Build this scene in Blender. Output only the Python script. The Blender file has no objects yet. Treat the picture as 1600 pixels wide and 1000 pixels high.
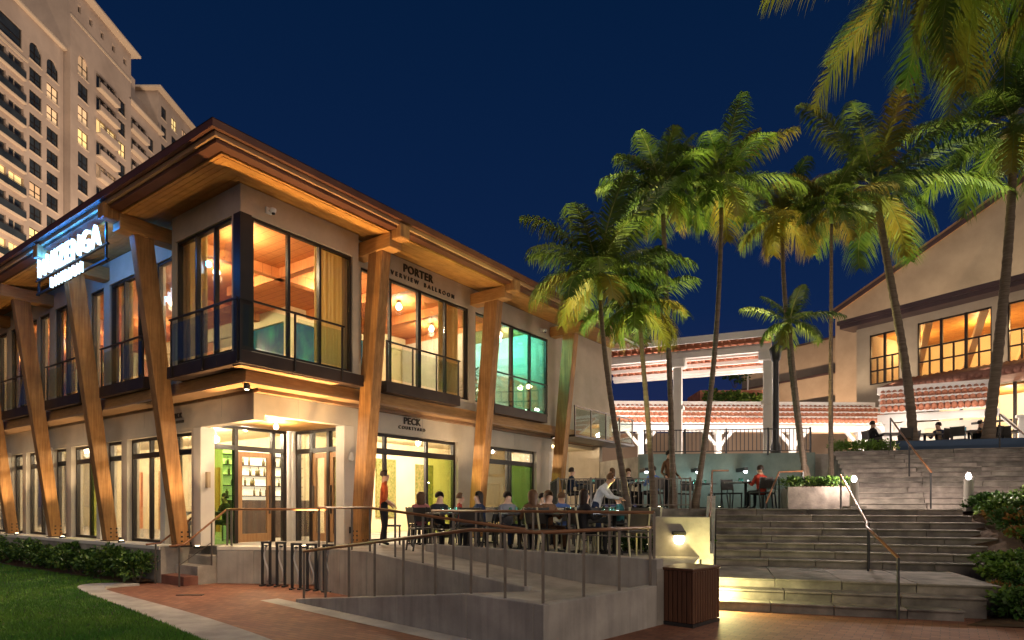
import bpy, bmesh, math, random
from math import sin, cos, pi, radians, atan2, sqrt
from mathutils import Vector, Matrix
random.seed(7)
S = bpy.context.scene
COL = S.collection

# ---------------------------------------------------------------- camera
EYE = 1.7; F = 1000.0; HOR = 790.0
cam_d = bpy.data.cameras.new('camera'); cam = bpy.data.objects.new('camera', cam_d); COL.objects.link(cam)
cam.location = (0, 0, EYE); cam.rotation_euler = (radians(90), 0, 0)
cam_d.sensor_width = 36; cam_d.lens = 36 * F / 1600; cam_d.shift_y = (HOR - 500) / 1600
cam_d.clip_start = 0.05; cam_d.clip_end = 3000
S.camera = cam

# ---------------------------------------------------------------- night sky and the faint city glow
W = bpy.data.worlds.new('World'); S.world = W; W.use_nodes = True
wn = W.node_tree.nodes; wl = W.node_tree.links; wn.clear()
wo = wn.new('ShaderNodeOutputWorld'); wb = wn.new('ShaderNodeBackground'); tc = wn.new('ShaderNodeTexCoord')
sx = wn.new('ShaderNodeSeparateXYZ'); cr = wn.new('ShaderNodeValToRGB')
wl.new(tc.outputs['Generated'], sx.inputs[0]); wl.new(sx.outputs['Z'], cr.inputs[0])
cr.color_ramp.elements[0].position = 0.0; cr.color_ramp.elements[0].color = (0.021, 0.026, 0.086, 1)
cr.color_ramp.elements[1].position = 0.75; cr.color_ramp.elements[1].color = (0.0008, 0.0105, 0.040, 1)
e = cr.color_ramp.elements.new(0.28); e.color = (0.0045, 0.0170, 0.068, 1)
wl.new(cr.outputs[0], wb.inputs[0]); wb.inputs[1].default_value = 0.84
wl.new(wb.outputs[0], wo.inputs[0])
sun_d = bpy.data.lights.new('city_glow', 'SUN'); sun = bpy.data.objects.new('city_glow', sun_d); COL.objects.link(sun)
sun_d.energy = 1.5; sun_d.color = (1.0, 0.82, 0.64); sun_d.angle = radians(100)
SUNDIR = Vector((0.45, -0.85, 0.30)).normalized()     # towards the glow: from the right, behind the camera
sun.rotation_euler = SUNDIR.to_track_quat('Z', 'Y').to_euler()
S.view_settings.view_transform = 'Standard'; S.view_settings.look = 'None'
S.view_settings.exposure = 0.2; S.view_settings.gamma = 1.0
S.cycles.use_denoising = True
S.cycles.max_bounces = 7; S.cycles.diffuse_bounces = 3; S.cycles.glossy_bounces = 3
S.cycles.transmission_bounces = 5; S.cycles.transparent_max_bounces = 16
S.cycles.sample_clamp_indirect = 4.0; S.cycles.caustics_reflective = False; S.cycles.caustics_refractive = False

# ---------------------------------------------------------------- helpers
def px(x, y, d):
    """pixel of the 1600 px photograph at distance d -> point"""
    return Vector(((x - 800) / F * d, d, EYE + (HOR - y) / F * d))
def pz(x, y, z):
    d = (EYE - z) * F / (y - HOR)
    return Vector(((x - 800) / F * d, d, z))

MATS = {}
def mat(name, c1, c2=None, scale=4.0, stretch=(1, 1, 1), rough=0.7, bump=0.0, metal=0.0, spec=0.3, detail=6, c3=None):
    m = bpy.data.materials.new(name); m.use_nodes = True
    n = m.node_tree.nodes; l = m.node_tree.links; b = n['Principled BSDF']
    b.inputs['Roughness'].default_value = rough; b.inputs['Metallic'].default_value = metal
    b.inputs['Specular IOR Level'].default_value = spec
    if c2 is None: c2 = tuple(v * 0.8 for v in c1)
    t = n.new('ShaderNodeTexCoord'); mp = n.new('ShaderNodeMapping'); mp.inputs['Scale'].default_value = stretch
    no = n.new('ShaderNodeTexNoise'); no.inputs['Scale'].default_value = scale; no.inputs['Detail'].default_value = detail
    r = n.new('ShaderNodeValToRGB'); r.color_ramp.elements[0].position = 0.3; r.color_ramp.elements[1].position = 0.7
    r.color_ramp.elements[0].color = (*c1, 1); r.color_ramp.elements[1].color = (*c2, 1)
    if c3 is not None:
        e = r.color_ramp.elements.new(0.5); e.color = (*c3, 1)
    l.new(t.outputs['Object'], mp.inputs[0]); l.new(mp.outputs[0], no.inputs[0]); l.new(no.outputs[0], r.inputs[0])
    l.new(r.outputs[0], b.inputs['Base Color'])
    if bump:
        bm_ = n.new('ShaderNodeBump'); bm_.inputs['Strength'].default_value = bump; bm_.inputs['Distance'].default_value = 0.02
        n2 = n.new('ShaderNodeTexNoise'); n2.inputs['Scale'].default_value = scale * 6; n2.inputs['Detail'].default_value = 4
        l.new(mp.outputs[0], n2.inputs[0]); l.new(n2.outputs[0], bm_.inputs['Height']); l.new(bm_.outputs[0], b.inputs['Normal'])
    MATS[name] = m; return m
def weather(name, amount=.5, streak=True, scale=.55):
    """stains: broad blotches and, on walls, vertical drip streaks multiplied over the base colour"""
    m = MATS[name]; n = m.node_tree.nodes; l = m.node_tree.links; b = n['Principled BSDF']; src = b.inputs['Base Color'].links[0].from_socket
    t = n.new('ShaderNodeTexCoord'); na = n.new('ShaderNodeTexNoise'); na.inputs['Scale'].default_value = scale; na.inputs['Detail'].default_value = 10; na.inputs['Roughness'].default_value = .7
    l.new(t.outputs['Object'], na.inputs[0]); ra = n.new('ShaderNodeValToRGB'); ra.color_ramp.elements[0].position = .38; ra.color_ramp.elements[1].position = .62
    ra.color_ramp.elements[0].color = (1 - amount, 1 - amount, 1 - amount * .95, 1); ra.color_ramp.elements[1].color = (1, 1, 1, 1); l.new(na.outputs[0], ra.inputs[0])
    mx = n.new('ShaderNodeMixRGB'); mx.blend_type = 'MULTIPLY'; mx.inputs[0].default_value = 1; l.new(src, mx.inputs[1]); l.new(ra.outputs[0], mx.inputs[2]); last = mx
    if streak:
        mp = n.new('ShaderNodeMapping'); mp.inputs['Scale'].default_value = (5, 5, .35); l.new(t.outputs['Object'], mp.inputs[0]); nb = n.new('ShaderNodeTexNoise'); nb.inputs['Scale'].default_value = 1.6; nb.inputs['Detail'].default_value = 6
        l.new(mp.outputs[0], nb.inputs[0]); rb = n.new('ShaderNodeValToRGB'); rb.color_ramp.elements[0].position = .36; rb.color_ramp.elements[1].position = .55; q = 1 - amount * .75
        rb.color_ramp.elements[0].color = (q, q, q * 1.02, 1); rb.color_ramp.elements[1].color = (1, 1, 1, 1); l.new(nb.outputs[0], rb.inputs[0])
        m2 = n.new('ShaderNodeMixRGB'); m2.blend_type = 'MULTIPLY'; m2.inputs[0].default_value = 1; l.new(mx.outputs[0], m2.inputs[1]); l.new(rb.outputs[0], m2.inputs[2]); last = m2
    l.new(last.outputs[0], b.inputs['Base Color'])
def planks(name, scale, direction='X', depth=.35):
    m = MATS[name]; n = m.node_tree.nodes; l = m.node_tree.links; b = n['Principled BSDF']; src = b.inputs['Base Color'].links[0].from_socket
    t = n.new('ShaderNodeTexCoord'); w = n.new('ShaderNodeTexWave'); w.wave_profile = 'SAW'; w.bands_direction = direction; w.inputs['Scale'].default_value = scale; l.new(t.outputs['Object'], w.inputs[0])
    r = n.new('ShaderNodeValToRGB'); r.color_ramp.elements[0].position = .0; r.color_ramp.elements[0].color = (depth, depth, depth, 1); r.color_ramp.elements[1].position = .10; r.color_ramp.elements[1].color = (1, 1, 1, 1); l.new(w.outputs['Fac'], r.inputs[0])
    mx = n.new('ShaderNodeMixRGB'); mx.blend_type = 'MULTIPLY'; mx.inputs[0].default_value = 1; l.new(src, mx.inputs[1]); l.new(r.outputs[0], mx.inputs[2]); l.new(mx.outputs[0], b.inputs['Base Color'])
def emis(name, c, s):
    m = bpy.data.materials.new(name); m.use_nodes = True; n = m.node_tree.nodes; l = m.node_tree.links
    b = n['Principled BSDF']; b.inputs['Base Color'].default_value = (*c, 1)
    b.inputs['Emission Color'].default_value = (*c, 1); b.inputs['Emission Strength'].default_value = s
    MATS[name] = m; return m
def glass(name, tint=(0.9, 0.95, 0.93), refl=0.5, film=0.0, filmc=(0.1, 0.4, 0.3)):
    m = bpy.data.materials.new(name); m.use_nodes = True; n = m.node_tree.nodes; l = m.node_tree.links
    n.clear(); o = n.new('ShaderNodeOutputMaterial'); tr = n.new('ShaderNodeBsdfTransparent'); tr.inputs[0].default_value = (*tint, 1)
    gl = n.new('ShaderNodeBsdfGlossy'); gl.inputs['Roughness'].default_value = 0.02; gl.inputs[0].default_value = (0.9, 0.9, 0.9, 1)
    lw = n.new('ShaderNodeLayerWeight'); lw.inputs[0].default_value = 0.25
    ml = n.new('ShaderNodeMath'); ml.operation = 'MULTIPLY_ADD'; ml.inputs[1].default_value = refl; ml.inputs[2].default_value = 0.03
    mx = n.new('ShaderNodeMixShader'); l.new(lw.outputs['Fresnel'], ml.inputs[0]); l.new(ml.outputs[0], mx.inputs[0])
    l.new(tr.outputs[0], mx.inputs[1]); l.new(gl.outputs[0], mx.inputs[2])
    last = mx
    if film:
        df = n.new('ShaderNodeBsdfDiffuse'); df.inputs[0].default_value = (*filmc, 1)
        m2 = n.new('ShaderNodeMixShader'); m2.inputs[0].default_value = film
        l.new(mx.outputs[0], m2.inputs[1]); l.new(df.outputs[0], m2.inputs[2]); last = m2
    l.new(last.outputs[0], o.inputs[0]); MATS[name] = m; return m

class MB:
    """collects shapes of ONE piece"""
    def __init__(s): s.v = []; s.f = []; s.mi = []; s.cur = 0
    def add(s, vs, fs):
        o = len(s.v); s.v += [tuple(p) for p in vs]; s.f += [tuple(i + o for i in f) for f in fs]; s.mi += [s.cur] * len(fs); return s
    def box(s, x0, x1, y0, y1, z0, z1):
        x0, x1 = min(x0, x1), max(x0, x1); y0, y1 = min(y0, y1), max(y0, y1); z0, z1 = min(z0, z1), max(z0, z1)
        return s.add([(x0,y0,z0),(x1,y0,z0),(x1,y1,z0),(x0,y1,z0),(x0,y0,z1),(x1,y0,z1),(x1,y1,z1),(x0,y1,z1)],
                     [(0,3,2,1),(4,5,6,7),(0,1,5,4),(1,2,6,5),(2,3,7,6),(3,0,4,7)])
    def prism(s, pts, z0, z1):
        """polygon (counter-clockwise) raised from z0 to z1 (numbers or lists)"""
        n = len(pts); a = z0 if isinstance(z0, (list, tuple)) else [z0] * n; b = z1 if isinstance(z1, (list, tuple)) else [z1] * n
        vs = [(p[0], p[1], a[i]) for i, p in enumerate(pts)] + [(p[0], p[1], b[i]) for i, p in enumerate(pts)]
        fs = [tuple(reversed(range(n))), tuple(range(n, 2 * n))] + [(i, (i + 1) % n, n + (i + 1) % n, n + i) for i in range(n)]
        return s.add(vs, fs)
    def hexa(s, b, t):
        return s.add(list(b) + list(t), [(0,3,2,1),(4,5,6,7),(0,1,5,4),(1,2,6,5),(2,3,7,6),(3,0,4,7)])
    def tube(s, path, r, n=8, cap=True):
        path = [Vector(p) for p in path]; m = len(path); rr = r if isinstance(r, (list, tuple)) else [r] * m
        vs = []; up = Vector((0, 0, 1))
        for i, p in enumerate(path):
            t = (path[min(i + 1, m - 1)] - path[max(i - 1, 0)]).normalized()
            a = t.cross(up if abs(t.z) < 0.95 else Vector((1, 0, 0))).normalized(); b = a.cross(t)
            for k in range(n):
                q = 2 * pi * k / n; vs.append(p + (a * cos(q) + b * sin(q)) * rr[i])
        fs = [(i*n+k, i*n+(k+1)%n, (i+1)*n+(k+1)%n, (i+1)*n+k) for i in range(m-1) for k in range(n)]
        if cap: fs += [tuple(reversed(range(n))), tuple(range((m-1)*n, m*n))]
        return s.add(vs, fs)
    def bar(s, a, b, w, h=None):
        """rectangular bar between two points; w horizontal, h the other way"""
        a = Vector(a); b = Vector(b); h = h or w; t = (b - a).normalized()
        x = t.cross(Vector((0, 0, 1)) if abs(t.z) < 0.95 else Vector((0, 1, 0))).normalized() * w / 2; y = x.cross(t).normalized() * h / 2
        return s.hexa([a-x-y, a+x-y, a+x+y, a-x+y], [b-x-y, b+x-y, b+x+y, b-x+y])
    def lathe(s, prof, n=12, c=(0, 0, 0)):
        vs = [(c[0] + r * cos(2*pi*k/n), c[1] + r * sin(2*pi*k/n), c[2] + z) for r, z in prof for k in range(n)]; m = len(prof)
        fs = [(i*n+k, i*n+(k+1)%n, (i+1)*n+(k+1)%n, (i+1)*n+k) for i in range(m-1) for k in range(n)]
        fs += [tuple(reversed(range(n))), tuple(range((m-1)*n, m*n))]
        return s.add(vs, fs)
    def build(s, name, m, parent=None, smooth=False, kind=None, loc=None, bevel=0):
        me = bpy.data.meshes.new(name); me.from_pydata(s.v, [], s.f); me.update()
        for q in (m if isinstance(m, (list, tuple)) else [m]): me.materials.append(MATS[q] if isinstance(q, str) else q)
        if any(s.mi): me.polygons.foreach_set('material_index', s.mi)
        if smooth: me.polygons.foreach_set('use_smooth', [True] * len(me.polygons))
        o = bpy.data.objects.new(name, me); COL.objects.link(o); o.parent = parent
        if kind: o['kind'] = kind
        if loc is not None: o.location = loc
        if bevel:
            bv = o.modifiers.new('bevel', 'BEVEL'); bv.width = bevel; bv.segments = 2; bv.limit_method = 'ANGLE'
        return o
def B(*a): return MB().box(*a)
def tag(o, label=None, cat=None, group=None, kind=None):
    if label: o['label'] = label
    if cat: o['category'] = cat
    if group: o['group'] = group
    if kind: o['kind'] = kind
    return o
def empty(name, loc=(0, 0, 0), rz=0.0):
    o = bpy.data.objects.new(name, None); COL.objects.link(o); o.location = loc; o.rotation_euler = (0, 0, rz); return o
def kids(o): return [c for c in bpy.data.objects if c.parent == o]
def share(src, name, parent, loc=(0, 0, 0), rz=0.0, mats=None):
    o = src.copy(); o.name = name; COL.objects.link(o); o.parent = parent; o.location = loc; o.rotation_euler = (0, 0, rz); return o
def copy_tree(tree, loc, rz=0.0, sc=1.0):
    """tree: (root, [(part, [subparts])])"""
    root, parts = tree
    r = root.copy(); COL.objects.link(r); r.location = loc; r.rotation_euler = (0, 0, rz); r.scale = (sc, sc, sc); np_ = []
    for p, subs in parts:
        c = p.copy(); COL.objects.link(c); c.parent = r; ns = []
        for q in subs:
            d = q.copy(); COL.objects.link(d); d.parent = c; ns.append(d)
        np_.append((c, ns))
    return (r, np_)
def tree_of(root):
    ch = {}
    for o in bpy.data.objects:
        if o.parent: ch.setdefault(o.parent.name, []).append(o)
    return (root, [(p, ch.get(p.name, [])) for p in ch.get(root.name, [])])
def light(kind, loc, power, color=(1, 0.72, 0.42), size=0.08, parent=None, target=None, angle=80, blend=0.6, name=None):
    d = bpy.data.lights.new(name or 'lamp_glow', kind); d.energy = power; d.color = color
    if kind == 'AREA': d.size = size
    else: d.shadow_soft_size = size
    if kind == 'SPOT': d.spot_size = radians(angle); d.spot_blend = blend
    o = bpy.data.objects.new(name or 'lamp_glow', d); COL.objects.link(o); o.parent = parent; o.location = loc
    if target is not None:
        o.rotation_euler = (Vector(target) - Vector(loc)).to_track_quat('-Z', 'Y').to_euler()
    return o
def text_mesh(name, body, size, m, parent, matrix, extrude=0.012, align='LEFT', spacing=1.0, bold=0.0):
    cu = bpy.data.curves.new(name, 'FONT'); cu.body = body; cu.size = size; cu.extrude = extrude; cu.align_x = align
    cu.space_character = spacing; cu.offset = bold
    t = bpy.data.objects.new(name, cu); COL.objects.link(t)
    dg = bpy.context.evaluated_depsgraph_get(); me = bpy.data.meshes.new_from_object(t.evaluated_get(dg))
    bpy.data.objects.remove(t); me.transform(matrix); me.materials.clear(); me.materials.append(MATS[m])
    o = bpy.data.objects.new(name, me); COL.objects.link(o); o.parent = parent; return o
def wall_mesh(mb, mp, u0, u1, z0, z1, ops, w0, w1):
    """wall slab between depths w0 (inner) and w1 (outer) with rectangular openings [(ua,ub,za,zb)]"""
    us = sorted(set([u0, u1] + [v for o in ops for v in (o[0], o[1]) if u0 < v < u1]))
    zs = sorted(set([z0, z1] + [v for o in ops for v in (o[2], o[3]) if z0 < v < z1]))
    def hole(i, j):
        if i < 0 or j < 0 or i >= len(us) - 1 or j >= len(zs) - 1: return None
        cu_, cz = (us[i] + us[i+1]) / 2, (zs[j] + zs[j+1]) / 2
        return any(o[0] < cu_ < o[1] and o[2] < cz < o[3] for o in ops)
    def q(*p): mb.add([mp(*a) for a in p], [(0, 1, 2, 3)])
    for i in range(len(us) - 1):
        for j in range(len(zs) - 1):
            if hole(i, j): continue
            a, b, c, d = us[i], us[i+1], zs[j], zs[j+1]
            q((a,w1,c),(b,w1,c),(b,w1,d),(a,w1,d)); q((a,w0,c),(a,w0,d),(b,w0,d),(b,w0,c))
            for (ii, jj, e0, e1) in ((i-1,j,(a,c),(a,d)),(i+1,j,(b,c),(b,d)),(i,j-1,(a,c),(b,c)),(i,j+1,(a,d),(b,d))):
                if hole(ii, jj) is None or hole(ii, jj):
                    q((e0[0],w1,e0[1]),(e1[0],w1,e1[1]),(e1[0],w0,e1[1]),(e0[0],w0,e0[1]))
    return mb

# ---------------------------------------------------------------- materials
mat('stucco', (0.50, 0.42, 0.31), (0.58, 0.50, 0.38), 2.0, rough=0.85, bump=0.25)
mat('stucco_panel', (0.56, 0.50, 0.40), (0.64, 0.57, 0.46), 1.2, rough=0.8, bump=0.15)
mat('white_wall', (0.70, 0.64, 0.54), (0.78, 0.72, 0.62), 1.5, rough=0.7, bump=0.1)
mat('column_wood', (0.36, 0.165, 0.050), (0.56, 0.29, 0.10), 3.0, (11, 11, 0.6), rough=0.55, bump=0.12)
mat('beam_wood', (0.34, 0.17, 0.055), (0.48, 0.26, 0.09), 3.0, (1.2, 1.2, 9), rough=0.55, bump=0.1)
mat('soffit_wood', (0.44, 0.20, 0.045), (0.60, 0.31, 0.08), 2.0, (2, 2, 2), rough=0.6, bump=0.1)
mat('fascia_dark', (0.085, 0.030, 0.018), (0.13, 0.05, 0.028), 2.0, rough=0.45, spec=0.4)
mat('fascia_trim', (0.34, 0.20, 0.10), (0.42, 0.25, 0.13), 2.0, rough=0.5)
mat('roof_metal', (0.05, 0.035, 0.035), (0.08, 0.05, 0.05), 1.0, rough=0.5)
mat('bronze', (0.016, 0.012, 0.010), (0.028, 0.020, 0.016), 3.0, rough=0.4, spec=0.4)
mat('box_dark', (0.030, 0.018, 0.014), (0.050, 0.030, 0.022), 3.0, rough=0.5)
mat('door_wood', (0.30, 0.16, 0.07), (0.42, 0.24, 0.11), 3.0, (8, 8, 0.8), rough=0.5)
mat('ceiling_wood', (0.56, 0.20, 0.065), (0.72, 0.29, 0.10), 2.0, (1, 14, 1), rough=0.6)
mat('cream', (0.76, 0.62, 0.38), (0.82, 0.70, 0.46), 1.0, rough=0.8)
mat('interior_floor', (0.22, 0.13, 0.07), (0.30, 0.18, 0.10), 2.0, rough=0.5)
mat('curtain', (0.72, 0.56, 0.26), (0.82, 0.68, 0.36), 2.0, (12, 12, 0.5), rough=0.9)
mat('teal_panel', (0.02, 0.16, 0.15), (0.05, 0.34, 0.28), 1.4, (1, 1, 0.6), rough=0.25, c3=(0.02, 0.09, 0.20))
mat('green_panel', (0.06, 0.22, 0.03), (0.16, 0.42, 0.06), 1.5, rough=0.4)
mat('concrete', (0.30, 0.28, 0.25), (0.44, 0.41, 0.365), 1.7, rough=0.85, bump=0.3, detail=9)
mat('concrete_pale', (0.36, 0.33, 0.28), (0.47, 0.43, 0.37), 1.6, rough=0.85, bump=0.2, detail=9)
mat('kerb_stone', (0.42, 0.40, 0.36), (0.52, 0.50, 0.45), 2.5, rough=0.85, bump=0.2, detail=9)
mat('stair_stone', (0.15, 0.135, 0.115), (0.36, 0.325, 0.275), 2.6, rough=0.8, bump=0.35, detail=10)
mat('stair_stone_b', (0.18, 0.155, 0.135), (0.40, 0.35, 0.30), 3.1, rough=0.8, bump=0.35, detail=10)
mat('steel', (0.12, 0.10, 0.085), (0.18, 0.155, 0.13), 5.0, rough=0.4, metal=0.6, spec=0.5)
mat('rail_wood', (0.15, 0.065, 0.03), (0.24, 0.11, 0.05), 4.0, rough=0.45)
mat('iron', (0.018, 0.018, 0.020), (0.03, 0.03, 0.032), 4.0, rough=0.45, spec=0.4)
mat('bin_slat', (0.075, 0.032, 0.018), (0.11, 0.05, 0.028), 4.0, (8, 8, 0.8), rough=0.5)
mat('soil', (0.045, 0.026, 0.015), (0.09, 0.05, 0.026), 9.0, rough=0.95, bump=0.6)
mat('lawn_soil', (0.020, 0.045, 0.010), (0.035, 0.07, 0.016), 3.0, rough=0.95, bump=0.5)
mat('grass_blade', (0.040, 0.15, 0.016), (0.13, 0.26, 0.030), 0.7, rough=0.7)
mat('leaf_dark', (0.020, 0.060, 0.012), (0.055, 0.11, 0.020), 3.0, rough=0.5)
mat('leaf_bright', (0.06, 0.14, 0.02), (0.15, 0.22, 0.035), 2.5, rough=0.5)
mat('leaf_rust', (0.20, 0.085, 0.02), (0.26, 0.15, 0.03), 2.5, rough=0.6)
mat('palm_leaf', (0.055, 0.115, 0.018), (0.17, 0.215, 0.030), 0.9, rough=0.5, c3=(0.10, 0.16, 0.022))
mat('palm_leaf_dark', (0.036, 0.085, 0.016), (0.10, 0.15, 0.022), 0.9, rough=0.45)
mat('palm_leaf_gold', (0.12, 0.14, 0.018), (0.30, 0.21, 0.03), 1.0, rough=0.5)
mat('palm_rib', (0.16, 0.19, 0.05), (0.24, 0.25, 0.08), 3.0, rough=0.5)
mat('palm_trunk', (0.085, 0.062, 0.045), (0.15, 0.115, 0.085), 3.0, (1, 1, 7), rough=0.85, bump=0.5)
mat('crownshaft', (0.10, 0.16, 0.04), (0.17, 0.22, 0.06), 3.0, rough=0.5)
mat('tower_wall', (0.50, 0.385, 0.30), (0.60, 0.47, 0.37), 0.12, rough=0.9)
mat('tower_trim', (0.60, 0.47, 0.34), (0.66, 0.53, 0.39), 0.3, rough=0.9)
mat('tower_glass', (0.020, 0.026, 0.030), (0.05, 0.06, 0.065), 0.35, rough=0.12, spec=0.6)
mat('tile_red', (0.42, 0.14, 0.075), (0.60, 0.27, 0.16), 3.0, rough=0.8)
mat('tile_dull', (0.16, 0.07, 0.05), (0.24, 0.11, 0.075), 3.0, rough=0.8)
mat('white_paint', (0.74, 0.69, 0.63), (0.80, 0.76, 0.70), 2.0, rough=0.6)
mat('hall_wall', (0.36, 0.295, 0.215), (0.44, 0.365, 0.27), 0.5, rough=0.9, bump=0.1)
mat('hall_wall_dark', (0.27, 0.19, 0.13), (0.32, 0.23, 0.16), 0.5, rough=0.9)
mat('blue_wall', (0.03, 0.055, 0.10), (0.045, 0.075, 0.13), 1.0, rough=0.7)
mat('teal_wall', (0.15, 0.19, 0.165), (0.20, 0.245, 0.21), 1.0, rough=0.85, bump=0.2)
mat('table_top', (0.06, 0.055, 0.055), (0.09, 0.08, 0.08), 4.0, rough=0.3, spec=0.5)
mat('chair_dark', (0.030, 0.026, 0.024), (0.05, 0.045, 0.04), 4.0, rough=0.55)
mat('chair_pale', (0.42, 0.40, 0.26), (0.5, 0.48, 0.32), 4.0, rough=0.4, metal=0.3)
mat('silver', (0.55, 0.53, 0.50), (0.65, 0.63, 0.60), 5.0, rough=0.3, metal=0.6)
mat('skin', (0.50, 0.29, 0.19), (0.56, 0.34, 0.23), 6.0, rough=0.55)
mat('hair_dark', (0.018, 0.011, 0.008), (0.035, 0.02, 0.014), 30.0, rough=0.5)
mat('hair_brown', (0.09, 0.045, 0.02), (0.14, 0.07, 0.03), 30.0, rough=0.5)
mat('shoe', (0.012, 0.012, 0.012), (0.02, 0.02, 0.02), 4.0, rough=0.4)
for nm, c in dict(cloth_orange=(0.62, 0.11, 0.03), cloth_white=(0.70, 0.72, 0.74), cloth_black=(0.018, 0.018, 0.022), cloth_navy=(0.02, 0.035, 0.08),
                  cloth_red=(0.42, 0.05, 0.03), cloth_blue=(0.10, 0.17, 0.42), cloth_brown=(0.14, 0.07, 0.035), cloth_teal=(0.03, 0.14, 0.16), cloth_pink=(0.50, 0.20, 0.20), cloth_grey=(0.2, 0.2, 0.22)).items():
    mat(nm, c, tuple(v * 0.75 for v in c), 12.0, rough=0.9)
mat('sign_letter', (0.035, 0.028, 0.020), (0.05, 0.04, 0.03), 5.0, rough=0.5)
mat('sign_backing', (0.012, 0.05, 0.16), (0.016, 0.065, 0.2), 2.0, rough=0.4)
mat('plaque', (0.36, 0.27, 0.17), (0.42, 0.32, 0.2), 6.0, rough=0.5)
mat('camera_white', (0.7, 0.7, 0.68), (0.75, 0.75, 0.73), 4.0, rough=0.4)
mat('foliage_wall', (0.10, 0.13, 0.03), (0.30, 0.24, 0.09), 14.0, rough=0.9)
mat('bottle_glass', (0.06, 0.09, 0.03), (0.2, 0.1, 0.04), 9.0, rough=0.15, spec=0.6)
emis('lamp_warm', (1.0, 0.80, 0.52), 14.0); emis('lamp_white', (1.0, 0.93, 0.88), 30.0); emis('sign_white', (0.62, 0.86, 1.0), 2.0)
emis('window_lit', (1.0, 0.70, 0.28), 0.75); emis('window_lit_soft', (1.0, 0.66, 0.36), 0.42); emis('window_dim', (.9, .62, .36), .13); emis('screen', (0.62, 0.74, 1.0), 1.6); emis('candle', (0.85, 0.93, 1.0), 5.0)
emis('lamp_cool', (0.80, 0.92, 1.0), 16.0); emis('shelf_glow', (1.0, 0.86, 0.62), .75)
glass('pane', (0.94, 0.95, 0.92), 0.55); glass('pane_green', (0.44, 0.62, 0.34), 0.8, 0.06, (0.02, 0.20, 0.04)); glass('pane_teal', (0.55, 0.92, 0.85), 0.6)
glass('rail_glass', (0.86, 0.95, 0.93), 0.3); glass('pane_lime', (0.74, 0.84, 0.50), 0.6, 0.05, (0.2, 0.3, 0.05))

for nm_, am_, sk_, sc2 in (('concrete', .22, True, .7), ('concrete_pale', .40, False, .9), ('stucco', .16, False, .8), ('stucco_panel', .14, False, .8), ('stair_stone', .5, False, .9), ('stair_stone_b', .45, False, 1.1), ('kerb_stone', .35, False, 1.2), ('hall_wall', .18, False, .25), ('tower_wall', .25, False, .06), ('teal_wall', .3, False, .5), ('white_wall', .12, False, .6), ('column_wood', .35, True, 1.1), ('soffit_wood', .3, False, .8), ('lawn_soil', .4, False, .6)): weather(nm_, am_, sk_, sc2)
planks('ceiling_wood', 1.3, 'X', .45)
cm = MATS['curtain']; nt = cm.node_tree; pb = nt.nodes['Principled BSDF']; tl = nt.nodes.new('ShaderNodeBsdfTranslucent'); tl.inputs[0].default_value = (.85, .68, .34, 1)
mxs = nt.nodes.new('ShaderNodeMixShader'); mxs.inputs[0].default_value = .6; nt.links.new(pb.outputs[0], mxs.inputs[1]); nt.links.new(tl.outputs[0], mxs.inputs[2])
nt.links.new(mxs.outputs[0], [q for q in nt.nodes if q.type == 'OUTPUT_MATERIAL'][0].inputs[0])
# brick paving
m = bpy.data.materials.new('brick_paving'); m.use_nodes = True; n = m.node_tree.nodes; l = m.node_tree.links; b = n['Principled BSDF']
t = n.new('ShaderNodeTexCoord'); mp_ = n.new('ShaderNodeMapping'); mp_.inputs['Rotation'].default_value = (0, 0, 0.6)
bt = n.new('ShaderNodeTexBrick'); bt.inputs['Scale'].default_value = 2.4; bt.inputs['Mortar Size'].default_value = 0.012
bt.inputs['Color1'].default_value = (0.27, 0.10, 0.055, 1); bt.inputs['Color2'].default_value = (0.40, 0.17, 0.09, 1); bt.inputs['Mortar'].default_value = (0.11, 0.07, 0.05, 1)
no = n.new('ShaderNodeTexNoise'); no.inputs['Scale'].default_value = 0.9; no.inputs['Detail'].default_value = 8
mx = n.new('ShaderNodeMixRGB'); mx.blend_type = 'MULTIPLY'; mx.inputs[0].default_value = 0.65
bp = n.new('ShaderNodeBump'); bp.inputs['Strength'].default_value = 0.35; bp.inputs['Distance'].default_value = 0.01
l.new(t.outputs['Object'], mp_.inputs[0]); l.new(mp_.outputs[0], bt.inputs[0]); l.new(t.outputs['Object'], no.inputs[0])
l.new(bt.outputs['Color'], mx.inputs[1]); l.new(no.outputs['Fac'], mx.inputs[2]); l.new(mx.outputs[0], b.inputs['Base Color'])
l.new(bt.outputs['Fac'], bp.inputs['Height']); bp.invert = True; l.new(bp.outputs[0], b.inputs['Normal']); b.inputs['Roughness'].default_value = 0.75
MATS['brick_paving'] = m
# ================================================================ frames of reference
TH = radians(35.9)
RX = Vector((sin(TH), cos(TH), 0)); LX = Vector((-cos(TH), sin(TH), 0)); O = Vector((-5.245, 13.0, 0))
def pv(x, y, z=0.0): return O + RX * x + LX * y + Vector((0, 0, z))       # pavilion frame -> world
C0 = Vector((0.36, 7.275, 0)); RP = Vector((0.69, 0.724, 0)); RL = Vector((-0.724, 0.69, 0))
def rp(p, l, z=0.0): return C0 + RP * p + RL * l + Vector((0, 0, z))       # ramp frame -> world
SA = Vector((cos(radians(18)), -sin(radians(18)), 0)); SB = Vector((sin(radians(18)), cos(radians(18)), 0)); S0 = Vector((3.3, 10.45, 0))
def st(u, v, z=0.0): return S0 + SA * u + SB * v + Vector((0, 0, z))       # stair frame -> world
TZ = 0.8          # terrace level
MZ = 1.62         # stair landing level
UZ = 3.42         # upper plaza level

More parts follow.
